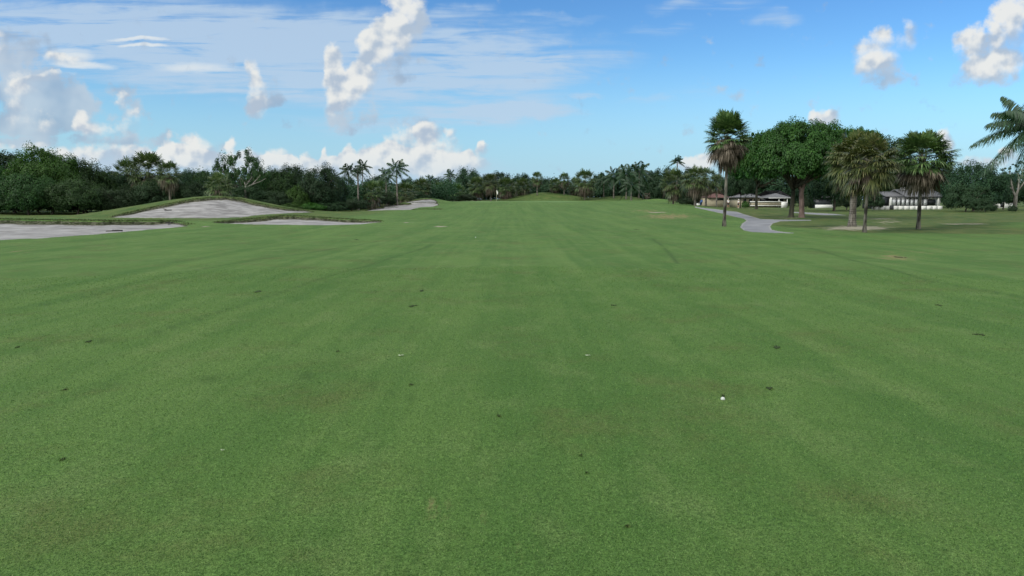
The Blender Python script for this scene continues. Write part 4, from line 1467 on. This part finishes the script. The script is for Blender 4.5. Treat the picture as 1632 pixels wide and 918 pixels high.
wood_belt('distant_woods', 'dark far off woods closing the view behind the green and houses',
          [(-60, 85, 204, 206, 5.6, 6.2, 14), (80, 165, 205, 170, 6.5, 7.5, 12)], 7, M['dark'], 0.5)
wood_belt('woodland', 'dense shaded woodland behind the front trees on the left',
          [(-95, -62, 100, 104, 6.0, 6.3, 30), (-63, -22, 103, 112, 6.0, 4.0, 34), (-40, -12, 118, 150, 3.6, 4.6, 24), (-24, 40, 192, 196, 5.0, 5.6, 16)], 9, M['dark'], 0.36)

# ---------------------------------------------------------------- houses


def house_root(name, px, Y, row, label, rz=0.0):
    p = at(px, row, Y)
    return empty(name, (p[0], Y, hz_at(p[0], Y)), rz, label, 'house'), hz_at(p[0], Y)


def gable_roof(b, x0, x1, y0, y1, ze, zr, over=0.5, th=0.14):
    """Gable roof with its ridge along x."""
    ym = (y0 + y1) / 2
    for s, ya in ((1, y0 - over), (-1, y1 + over)):
        v = [(x0 - over, ya, ze), (x1 + over, ya, ze), (x1 + over, ym, zr), (x0 - over, ym, zr)]
        w = [(a_, b_, c_ + th) for a_, b_, c_ in v]
        V8 = v + w
        F = [(0, 1, 2, 3), (4, 7, 6, 5), (0, 4, 5, 1), (1, 5, 6, 2), (2, 6, 7, 3), (3, 7, 4, 0)]
        b.raw(V8, F)
    return b


def hip_roof(b, x0, x1, y0, y1, ze, zr, over=0.5):
    ym = (y0 + y1) / 2
    d = (y1 - y0) / 2
    v = [(x0 - over, y0 - over, ze), (x1 + over, y0 - over, ze), (x1 + over, y1 + over, ze), (x0 - over, y1 + over, ze), (x0 + d * .8, ym, zr), (x1 - d * .8, ym, zr)]
    b.raw(v, [(0, 1, 5, 4), (2, 3, 4, 5)])
    b.raw(v, [(1, 2, 5), (3, 0, 4)])
    b.raw(v[:4], [(3, 2, 1, 0)])
    return b


# grey roofed house with pale screens
YH = 132.0
s_ = YH / FPX
ha, hz0 = house_root('screened_house', 1459, YH, 333, 'long low house with grey shingle roof and row of pale screens behind a white wall')
zz = lambda row: float(at(1459, row, YH)[2] - hz0)
xx = lambda px: (px - 1459) * s_
b = MB()
b.box((xx(1419), 0.45, 0), (xx(1500), 7.5, zz(313.5)))
b.build('wall', M['white'], ha)
b = MB()
b.box((xx(1404), 0.5, 0), (xx(1419) - .003, 7.0, zz(313.8)))
b.build('wing_wall', M['mull'], ha)  # shade of the recess put into the wall as a dark colour
b = MB()
gable_roof(b, xx(1446), xx(1500), 0.35, 7.8, zz(314.0), zz(302.5), 0.5)
rf = b.build('roof', M['shingle'], ha)
b = MB()
gable_roof(b, xx(1415), xx(1446) - .55, 0.6, 7.0, zz(313.8), zz(306.2), 0.35)
b.build('roof', M['shingle'], ha)
b = MB()
b.box((xx(1451), 3.2, zz(303.5)), (xx(1457), 4.0, zz(299.2)))
b.box((xx(1450.3), 3.1, zz(299.2)), (xx(1457.7), 4.1, zz(298.2)))
b.build('chimney', M['fascia'], rf)
b = MB()
b.box((xx(1416), -0.75, zz(314.9)), (xx(1503), -0.68, zz(313.6)))
b.build('fascia', M['mull'], ha)
px_edges = [1421, 1429.5, 1436.5, 1443.5, 1450.5, 1457.5, 1464.5, 1471.5, 1479]
for i in range(len(px_edges) - 1):
    b = MB()
    b.box((xx(px_edges[i]) + .10, 0.30, zz(327.4)), (xx(px_edges[i + 1]) - .10, 0.36, zz(317.2)))
    b.build('screen_panel', M['screen'], ha)
b = MB()
for e in px_edges:
    b.box((xx(e) - .07, 0.22, zz(328)), (xx(e) + .07, 0.40, zz(315.2)))
b.box((xx(1421), 0.24, zz(317.2)), (xx(1479), 0.39, zz(316.4)))
b.box((xx(1421), 0.24, zz(328.2)), (xx(1479), 0.39, zz(327.4)))
b.build('screen_frame', M['mull'], ha)
b = MB()
b.box((xx(1480), 0.34, zz(327)), (xx(1492), 0.44, zz(317.5)))
wn = b.build('window', M['glass'], ha)
b = MB()
b.box((xx(1482), 0.26, zz(316.6)), (xx(1489.5), 0.335, zz(315.4)))
b.build('awning', M['white'], wn)
for e in (1420, 1495):
    b = MB()
    b.box((xx(e) - .11, 0.05, 0), (xx(e) + .11, 0.21, zz(314.3)))
    b.build('post', M['white'], ha)
b = MB()
b.box((xx(1407), 0.41, zz(328)), (xx(1417.5), 0.49, zz(316.5)))
b.build('dark_opening', M['glass'], ha)
# garden wall panels stand on their own
wl = empty('garden_wall', (float(at(1459, 333, YH - 5)[0]), YH - 5, hz_at(at(1459, 333, YH - 5)[0], YH - 5)), 0, 'low white panelled wall in front of the grey roofed house', 'wall')
s5 = (YH - 5) / FPX
z5 = lambda row: float(at(1459, row, YH - 5)[2] - wl.location[2])
cuts = [1390, 1400, 1410, 1418.5, None, 1424.5, 1432, 1441, 1450, 1459, 1468, 1477, 1486, 1494, 1502]
for i in range(len(cuts) - 1):
    if cuts[i] is None or cuts[i + 1] is None:
        continue
    b = MB()
    b.box(((cuts[i] - 1459) * s5 + .035, 0, -.2), ((cuts[i + 1] - 1459) * s5 - .035, .15, z5(328.2)))
    b.build('panel', M['white'], wl)
b = MB()
b.box(((1418.8 - 1459) * s5, 0.02, -.2), ((1424.2 - 1459) * s5, .13, z5(327.2)))
b.build('gate', M['mull'], wl)

# white railed house behind the oaks
YB = 158.0
s_ = YB / FPX
hb, hz0 = house_root('railed_house', 1222, YB, 328, 'house with grey roof, dark porch and long white rail behind the oaks')
zz = lambda row: float(at(1222, row, YB)[2] - hz0)
xx = lambda px: (px - 1222) * s_
b = MB()
b.box((xx(1181), 0.6, 0), (xx(1212), 8, zz(315)))
b.box((xx(1212) + .003, 2.6, 0), (xx(1258), 8.5, zz(316)))
b.build('wall', M['beige'], hb)
b = MB()
hip_roof(b, xx(1178), xx(1213), 0, 8, zz(314.5), zz(305), .4)
b.build('roof', M['shingle'], hb)
b = MB()
hip_roof(b, xx(1225), xx(1258), -0.5, 9, zz(315.5), zz(303), .4)
b.build('roof', M['shingle'], hb)
b = MB()
b.box((xx(1222), -1.0, zz(316.4)), (xx(1262), -.9, zz(314.9)))
b.build('fascia', M['fascia'], hb)
b = MB()
b.box((xx(1214), 2.45, zz(322)), (xx(1255), 2.58, zz(316.2)))
b.build('dark_porch', M['glass'], hb)
for w0 in (1186, 1195, 1203):
    b = MB()
    b.box((xx(w0), .5, zz(323)), (xx(w0 + 4.5), .58, zz(317)))
    b.build('window', M['glass'], hb)
b = MB()
b.box((xx(1192), -1.5, zz(322.3)), (xx(1242), -1.3, zz(320.8)))
b.box((xx(1192), -1.5, zz(328.2)), (xx(1242), -1.3, zz(327)))
b.build('rail', M['white'], hb)
b = MB()
b.box((xx(1194), -1.38, zz(327)), (xx(1241), -1.33, zz(322.3)))
b.build('rail_infill', M['beige'], hb)
b = MB()
b.box((xx(1241) + .01, -1.6, -.2), (xx(1249), -.8, zz(321.5)))
b.build('pier', M['white'], hb)
for e in (1239, 1252):
    b = MB()
    b.box((xx(e) - .08, -.85, 0), (xx(e) + .08, -.69, zz(316)))
    b.build('post', M['white'], hb)

# red roofed house
YC = 172.0
s_ = YC / FPX
hc, hz0 = house_root('red_roofed_house', 1142, YC, 328, 'beige house with dull red roof behind the palms at the path start')
zz = lambda row: float(at(1142, row, YC)[2] - hz0)
xx = lambda px: (px - 1142) * s_
b = MB()
b.box((xx(1120), 0, -.3), (xx(1160), 8, zz(316)))
b.build('wall', M['beige'], hc)
b = MB()
hip_roof(b, xx(1130), xx(1160), 0, 8, zz(315), zz(304.5), .6)
b.build('roof', M['redroof'], hc)
b = MB()
b.box((xx(1141), -.08, zz(319)), (xx(1154), -.004, zz(316.3)))
b.build('window', M['glass'], hc)

# screened porch
YD = 150.0
s_ = YD / FPX
hd, hz0 = house_root('screened_porch', 1315, YD, 328, 'dark screened porch with white frame between the reddish trunk and the thick palm')
zz = lambda row: float(at(1315, row, YD)[2] - hz0)
xx = lambda px: (px - 1315) * s_
b = MB()
b.box((xx(1301), 0.3, -.2), (xx(1328), 4, zz(315)))
b.build('screen_box', M['glass'], hd)
b = MB()
b.box((xx(1300), 0.1, -.2), (xx(1329.5), .28, zz(326.3)))
b.box((xx(1327), 0.1, zz(326.3) + .002), (xx(1329.5), .28, zz(316)))
b.build('frame', M['white'], hd)
b = MB()
gable_roof(b, xx(1302), xx(1328), .2, 4.2, zz(315.2), zz(311), .3)
b.build('roof', M['shingle'], hd)

# white house glimpsed at right
YE = 150.0
s_ = YE / FPX
he, hz0 = house_root('white_house', 1603, YE, 331, 'white house glimpsed under the trees left of the pale bare trunk')
zz = lambda row: float(at(1603, row, YE)[2] - hz0)
xx = lambda px: (px - 1603) * s_
b = MB()
b.box((xx(1588), 0, -.3), (xx(1614), 6, zz(321)))
b.build('wall', M['white'], he)
b = MB()
gable_roof(b, xx(1588), xx(1614), 0, 6, zz(321), zz(315), .3)
b.build('roof', M['shingle'], he)
b = MB()
b.box((xx(1594), -.08, zz(330)), (xx(1600), -.004, zz(324)))
b.build('window', M['glass'], he)

# ---------------------------------------------------------------- flag, sapling, post


def p_on(px, Y):
    p = at(px, 318, Y)
    return (float(p[0]), Y, hz_at(p[0], Y))


fp = p_on(791.5, 149)
fl = empty('flagstick', fp, 0, 'white flag hanging on a slim pole in the green', 'flagstick')
b = MB()
b.tube([(0, 0, -.1), (0, 0, 1.1), (0, 0, 2.25)], [.028, .026, .02], 8)
b.build('pole', M['pole'], fl)
b = MB()
cols = 9
Vf, Ff = [], []
for i in range(cols):
    t = i / (cols - 1)
    x_ = 0.02 + 0.26 * t ** 1.1
    for j in range(7):
        s = j / 6
        Vf.append((x_ - .10 * t * s + .02 * math.sin(5 * t + 3 * s), .045 * math.sin(t * 9 + s * 2) * t, 2.22 - s * .46 - .40 * t ** 1.3 - .05 * s * t))
for i in range(cols - 1):
    for j in range(6):
        Ff.append((i * 7 + j, i * 7 + j + 1, (i + 1) * 7 + j + 1, (i + 1) * 7 + j))
b.raw(Vf, Ff)
fo = b.build('flag', M['cloth'], fl, True)
so = fo.modifiers.new('thick', 'SOLIDIFY')
so.thickness = 0.012

sp = p_on(1031, 160)
sr = empty('young_palm', sp, 0, 'little palm with pale drooping head and whitish stem on the low mound', 'palm tree')
b = MB()
b.tube([(0, 0, -.1), (.01, 0, .45), (0, 0, .95)], [.10, .07, .05], 8)
b.build('trunk', M['white'], sr, True)
c_ = link('crown', fan_crown(601, 0.75, 16, 45, -40, M['dead'], 14, 0.03, 0.9, 'crown'), sr, (0, 0, .95))
b = MB()
b.tube([(0, 0, -.1), (.01, 0, .6), (.02, 0, 1.25)], [.08, .07, .065], 8)
b.tube([(.02, 0, 1.25), (.02, 0, 1.30)], [.085, .06], 8)
po = b.build('wooden_post', M['bark'], None, True, p_on(1024, 161))
tag(po, 'short grey wooden post beside the little pale headed palm', 'post')

# ---------------------------------------------------------------- people and golf bag


def skin_body(name, chain, radii, edges, mat, parent, sub=1):
    me = bpy.data.meshes.new(name)
    me.from_pydata(chain, edges, [])
    me.materials.append(mat)
    o = link(name, me, parent)
    md = o.modifiers.new('skin', 'SKIN')
    me.skin_vertices.new() if not me.skin_vertices else None
    for i, rd_ in enumerate(radii):
        me.skin_vertices[0].data[i].radius = (rd_, rd_)
    me.skin_vertices[0].data[0].use_root = True
    sb = o.modifiers.new('smooth', 'SUBSURF')
    sb.levels = sub
    sb.render_levels = sub
    return o


def person(px, Y, label, rz, arms='club', cap=True):
    root = empty('person', p_on(px, Y), rz, label, 'person')
    hand_r = (.30, -.32, .95) if arms == 'club' else (.30, -.05, .86)
    hand_l = (-.10, -.36, .98) if arms == 'club' else (-.28, -.04, .84)
    J = [(0, 0, .98), (0, 0, 1.15), (0, -.01, 1.32), (0, 0, 1.44), (0, -.01, 1.54), (0, -.02, 1.63), (0, -.02, 1.74),   # 0..6 pelvis to head
         (.19, 0, 1.42), (.30, -.06, 1.16), hand_r, (-.19, 0, 1.42), (-.29, -.08, 1.17), hand_l,                      # 7..12 arms
         (.10, 0, .90), (.12, -.02, .50), (.13, .01, .09), (.14, -.17, .04), (-.10, 0, .90), (-.13, .03, .50), (-.15, .04, .09), (-.16, -.14, .04)]
    rr_ = [.14, .135, .15, .12, .055, .085, .075, .06, .045, .032, .06, .045, .032, .085, .058, .04, .035, .085, .058, .04, .035]
    E = [(0, 1), (1, 2), (2, 3), (3, 4), (4, 5), (5, 6), (3, 7), (7, 8), (8, 9), (3, 10), (10, 11), (11, 12), (0, 13), (13, 14), (14, 15), (15, 16), (0, 17), (17, 18), (18, 19), (19, 20)]
    body = skin_body('body', J, rr_, E, M['skin'], root)
    sj = [(0, 0, .99), (0, 0, 1.16), (0, -.01, 1.32), (0, 0, 1.45), (.20, 0, 1.42), (.275, -.045, 1.22), (-.20, 0, 1.42), (-.27, -.06, 1.22)]
    skin_body('shirt', sj, [.165, .160, .172, .12, .085, .072, .085, .072], [(0, 1), (1, 2), (2, 3), (3, 4), (4, 5), (3, 6), (6, 7)], M['cloth'], root)
    lj = [(0, 0, 1.0), (.10, 0, .90), (.122, -.015, .56), (-.10, 0, .90), (-.128, .025, .56)]
    skin_body('shorts', lj, [.158, .112, .085, .112, .085], [(0, 1), (1, 2), (0, 3), (3, 4)], M['navy'], root)
    for q in ((.14, -.06, .045), (-.16, -.03, .045)):
        b_ = MB()
        b_.ball(q, (.05, .14, .055), 10, 6)
        b_.build('shoe', M['white'], root, True)
    b_ = MB()
    b_.ball((0, -.02, 1.73), (.10, .115, .075), 12, 6)
    b_.box((-.07, -.23, 1.715), (.07, -.10, 1.73))
    b_.build('cap', M['cloth' if cap else 'navy'], root, True)
    # face: nose and eyes so the head reads from near too
    b_ = MB()
    b_.ball((0, -.125, 1.645), (.016, .022, .022), 8, 5)
    b_.build('nose', M['skin'], root, True)
    for s in (-1, 1):
        b_ = MB()
        b_.ball((s * .085, -.02, 1.64), (.014, .022, .032), 8, 5)
        b_.build('ear', M['skin'], root, True)
        b_ = MB()
        b_.ball((s * .030, -.108, 1.665), (.012, .010, .009), 8, 5)
        b_.build('eye', M['rubber'], root, True)
    for s, hp in ((1, hand_r), (-1, hand_l)):
        b_ = MB()
        h = np.array(hp)
        b_.ball(h + [0, -.02, -.05], (.028, .036, .05), 10, 6)
        for k in range(4):
            st = h + np.array([(.018 * (k - 1.5)), -.035, -.085])
            b_.tube([st, st + [0, -.012, -.035], st + [0, .008, -.06 - .006 * (1 - abs(k - 1.5))]], [.010, .009, .007], 6)
        st = h + np.array([-s * .025, -.035, -.045])
        b_.tube([st, st + [-s * .02, -.02, -.02], st + [-s * .022, -.028, -.05]], [.011, .010, .008], 6)
        b_.build('hand', M['skin'], root, True)
    return root


person(1161, 148, 'person in white shirt standing just right of the tall palm trunk', R(200), 'down')
p3 = person(1177, 150, 'person in white shirt and dark shorts near the farther oak', R(60), 'club')
gc = empty('golf_club', (p3.location[0], p3.location[1], p3.location[2]), R(60), 'dark golf club held by the person near the farther oak', 'golf club')
b = MB()
b.tube([(.1, -.40, .98), (.16, -.62, .45), (.22, -.82, .03)], [.014, .009, .008], 6)
b.build('shaft', M['steel'], gc)
b = MB()
b.tube([(.06, -.33, 1.10), (.1, -.40, .97)], [.016, .014], 6)
b.build('grip', M['rubber'], gc)
b = MB()
b.box((.19, -.90, 0.0), (.25, -.78, .06))
b.build('head', M['steel'], gc)

gb = empty('golf_trolley', p_on(1117, 139), R(-20), 'blue golf bag on a push trolley beside the path start', 'golf trolley')
b = MB()
b.tube([(-.05, 0, .22), (.08, 0, .65), (.20, 0, 1.10)], [.20, .20, .21], 12)
bag = b.build('bag', M['blue'], gb, True)
b = MB()
b.tube([(.03, -.22, .40), (.12, -.23, .78)], [.12, .11], 8)
b.build('pocket', M['navy'], bag, True)
for k in range(5):
    b = MB()
    a_ = k * 1.25
    e_ = np.array([.20 + .10 * math.cos(a_), .1 * math.sin(a_), 1.08])
    b.tube([e_, e_ + [.06, 0, .20]], [.012, .012], 6)
    b.ball(e_ + [.08, 0, .24], (.05, .035, .04), 8, 6)
    b.build('club', M['rubber'], bag)
b = MB()
b.tube([(-.15, 0, .10), (.15, 0, .95), (.45, 0, 1.05)], [.018, .018, .018], 6)
b.tube([(-.15, 0, .10), (-.25, .35, .15)], [.015, .015], 6)
b.tube([(-.15, 0, .10), (-.25, -.35, .15)], [.015, .015], 6)
b.build('frame', M['steel'], gb)
for sy_ in (-.37, .37):
    b = MB()
    a_ = np.linspace(0, 2 * math.pi, 17)
    b.tube(np.stack([-.25 + .14 * np.cos(a_), np.full(17, sy_), .14 + .14 * np.sin(a_)], 1), .025, 6, False)
    b.build('wheel', M['rubber'], gb)
cb = empty('cooler', p_on(1113, 138), R(10), 'small white box on the grass beside the blue golf bag', 'box')
b = MB()
b.box((-.26, -.18, 0), (.26, .18, .42))
b.build('body', M['white'], cb)
b = MB()
b.box((-.28, -.20, .424), (.28, .20, .50))
b.build('lid', M['white'], cb)

# ---------------------------------------------------------------- bunker rakes


def on_sand(px, py):
    c = gnd(px, py)
    i = np.argmin((GX - c[0]) ** 2 + (GY - c[1]) ** 2)
    return np.array([c[0], c[1], GZ2.ravel()[i]])


def rake(px0, py0, px1, py1, label):
    a_, b_ = on_sand(px0, py0), on_sand(px1, py1)
    root = empty('rake', a_, 0, label, 'rake', 'rakes left in the bunkers')
    d = b_ - a_
    u = d / np.linalg.norm(d)
    sd = np.array([-u[1], u[0], 0])
    m1 = MB()
    m1.tube([np.array([0, 0, .05]), d * .5 + [0, 0, .05], d + [0, 0, .05]], .026, 8)
    m1.build('handle', M['wood'], root, True)
    m1 = MB()
    m1.tube([d - sd * .32 + [0, 0, .06], d + [0, 0, .07], d + sd * .32 + [0, 0, .06]], .035, 6)
    for k in range(11):
        q_ = d + sd * (-.30 + .06 * k)
        m1.tube([q_ + [0, 0, .06], q_ + u * .03 + [0, 0, -.03]], [.012, .006], 5)
    m1.build('head', M['rubber'], root)
    return root


rake(169, 368.0, 187, 367.2, 'dark rake lying in the nearest left bunker')
rake(260, 331.4, 268, 334.2, 'dark rake lying on the sand face of the mound')
rake(268, 357.0, 272, 353.6, 'dark rake leaning on the lip at the right end of the nearest bunker')

# ---------------------------------------------------------------- balls, scraps, divots
c = gnd(1152, 637)
ball = MB()
ball.ball((0, 0, 0), .0185, 24, 16)
bo_ = ball.build('golf_ball', M['ball'], None, True, (c[0], c[1], c[2] + .004))
tag(bo_, 'white golf ball with a dark torn spot behind it, right of centre', 'golf ball')
c = gnd(758, 379)
ball = MB()
ball.ball((0, 0, 0), .0213, 16, 10)
bo_ = ball.build('golf_ball', M['ball'], None, True, (c[0], c[1], c[2] + .021))
tag(bo_, 'tiny distant white ball down the middle of the fairway', 'golf ball')


def scrap(px, py, label, w, seed):
    r = np.random.default_rng(seed)
    c = gnd(px, py)
    n = 14
    Vt = [(0, 0, .012)]
    for i in range(n):
        a_ = i * 2 * math.pi / n
        q_ = w * (.8 + .3 * r.uniform()) * (1 if i % 2 else .85)
        Vt.append((q_ * math.cos(a_), .55 * q_ * math.sin(a_), .010 + .010 * r.uniform()))
    F = [(0, 1 + i, 1 + (i + 1) % n) for i in range(n)]
    b_ = MB()
    b_.raw(Vt, F)
    o = b_.build('turf_scrap', M['scrap'], None, False, tuple(float(q) for q in c))
    md = o.modifiers.new('thick', 'SOLIDIFY')
    md.thickness = .004
    tag(o, label, 'scrap')


scrap(639, 568, 'pale leaf scrap on the turf left of centre', .032, 1)
scrap(937, 568, 'pale leaf scrap on the turf just right of centre', .030, 2)
scrap(355, 720, 'tiny pale scrap low at the left of the fairway', .012, 3)


def divot(px, py, wpx, hpx, label, seed, group='torn divots in the fairway'):
    """Torn patch: a low dark crumbled bed of soil with lifted blades round it."""
    r = np.random.default_rng(seed)
    c = gnd(px, py)
    sxm = 0.62 * wpx / FPX * c[1] / 2
    sym = hpx / FPX * c[1] ** 2 / CAM_H / 2
    root = empty('divot', tuple(float(q) for q in c), r.normal(0, .25), label, 'divot', group)
    b_ = MB()
    for k in range(9):
        q_ = r.normal(size=2) * .42
        b_.ball((q_[0] * sxm, q_[1] * sym, .004), (sxm * r.uniform(.15, .36), sym * r.uniform(.15, .36), .008 + .05 * sxm * r.uniform(.3, 1)), 9, 6)
    b_.build('soil', M['soil'], root, True)
    n = 50
    a_ = r.uniform(0, 6.28, n)
    q_ = r.uniform(.6, 1.15, n)
    X_, Y_ = np.cos(a_) * q_ * sxm, np.sin(a_) * q_ * sym
    o = blades('torn_grass', X_, Y_, .02 + .05 * sxm, .004 + .02 * sxm, M['blade'], 1.2, seed, np.zeros(n))
    o.parent = root


for k, a in enumerate([
    (1227, 620, 20, 4.5, 'dark oval divot to the right of the golf ball'),
    (1237, 554, 22, 5, 'ragged divot with crumbs farther up from the oval one'),
    (1152, 631, 8, 3, 'small torn spot touching the golf ball'),
    (411, 465, 15, 3.5, 'dark divot alone left of centre in the mid fairway'),
    (672, 464, 12, 3, 'dark divot near the middle of the fairway beside a faint track'),
    (142, 545, 14, 3.5, 'dark divot in the left part of the fairway'),
    (795, 664, 10, 4, 'double dark spot in the centre foreground'),
    (1000, 840, 9, 4, 'small black hole in the turf nearest the camera'),
    (926, 727, 8, 3, 'pair of black specks in the centre right foreground'),
    (1497, 487, 14, 3, 'dark divot in the right part of the fairway'),
    (1560, 534, 28, 2.5, 'long thin torn streak near the right edge'),
    (978, 487, 14, 2.5, 'faint torn streak just right of the fairway middle'),
    (568, 382, 10, 1.6, 'distant dark divot left of centre below the strip bunker'),
    (660, 488, 18, 3, 'dark crumbled streak left of the middle'),
    (655, 614, 10, 2.5, 'small dark divot between the two pale scraps and the left track'),
    (103, 622, 12, 3, 'small dark divot low at the left'),
    (100, 733, 9, 5, 'dark speck low in the left foreground'),
    (1018, 366, 8, 1.4, 'tiny distant divot down the right centre'),
    (28, 554, 8, 2.5, 'small dark divot at the left frame edge'),
    (1432, 410, 26, 3, 'bare scraped spot in the brown patch at the right'),
    (935, 755, 7, 3, 'single black speck below the pair in the foreground'),
    (538, 561, 9, 2.5, 'small dark divot left of the left pale scrap'),
]):
    divot(*a, seed=900 + k)
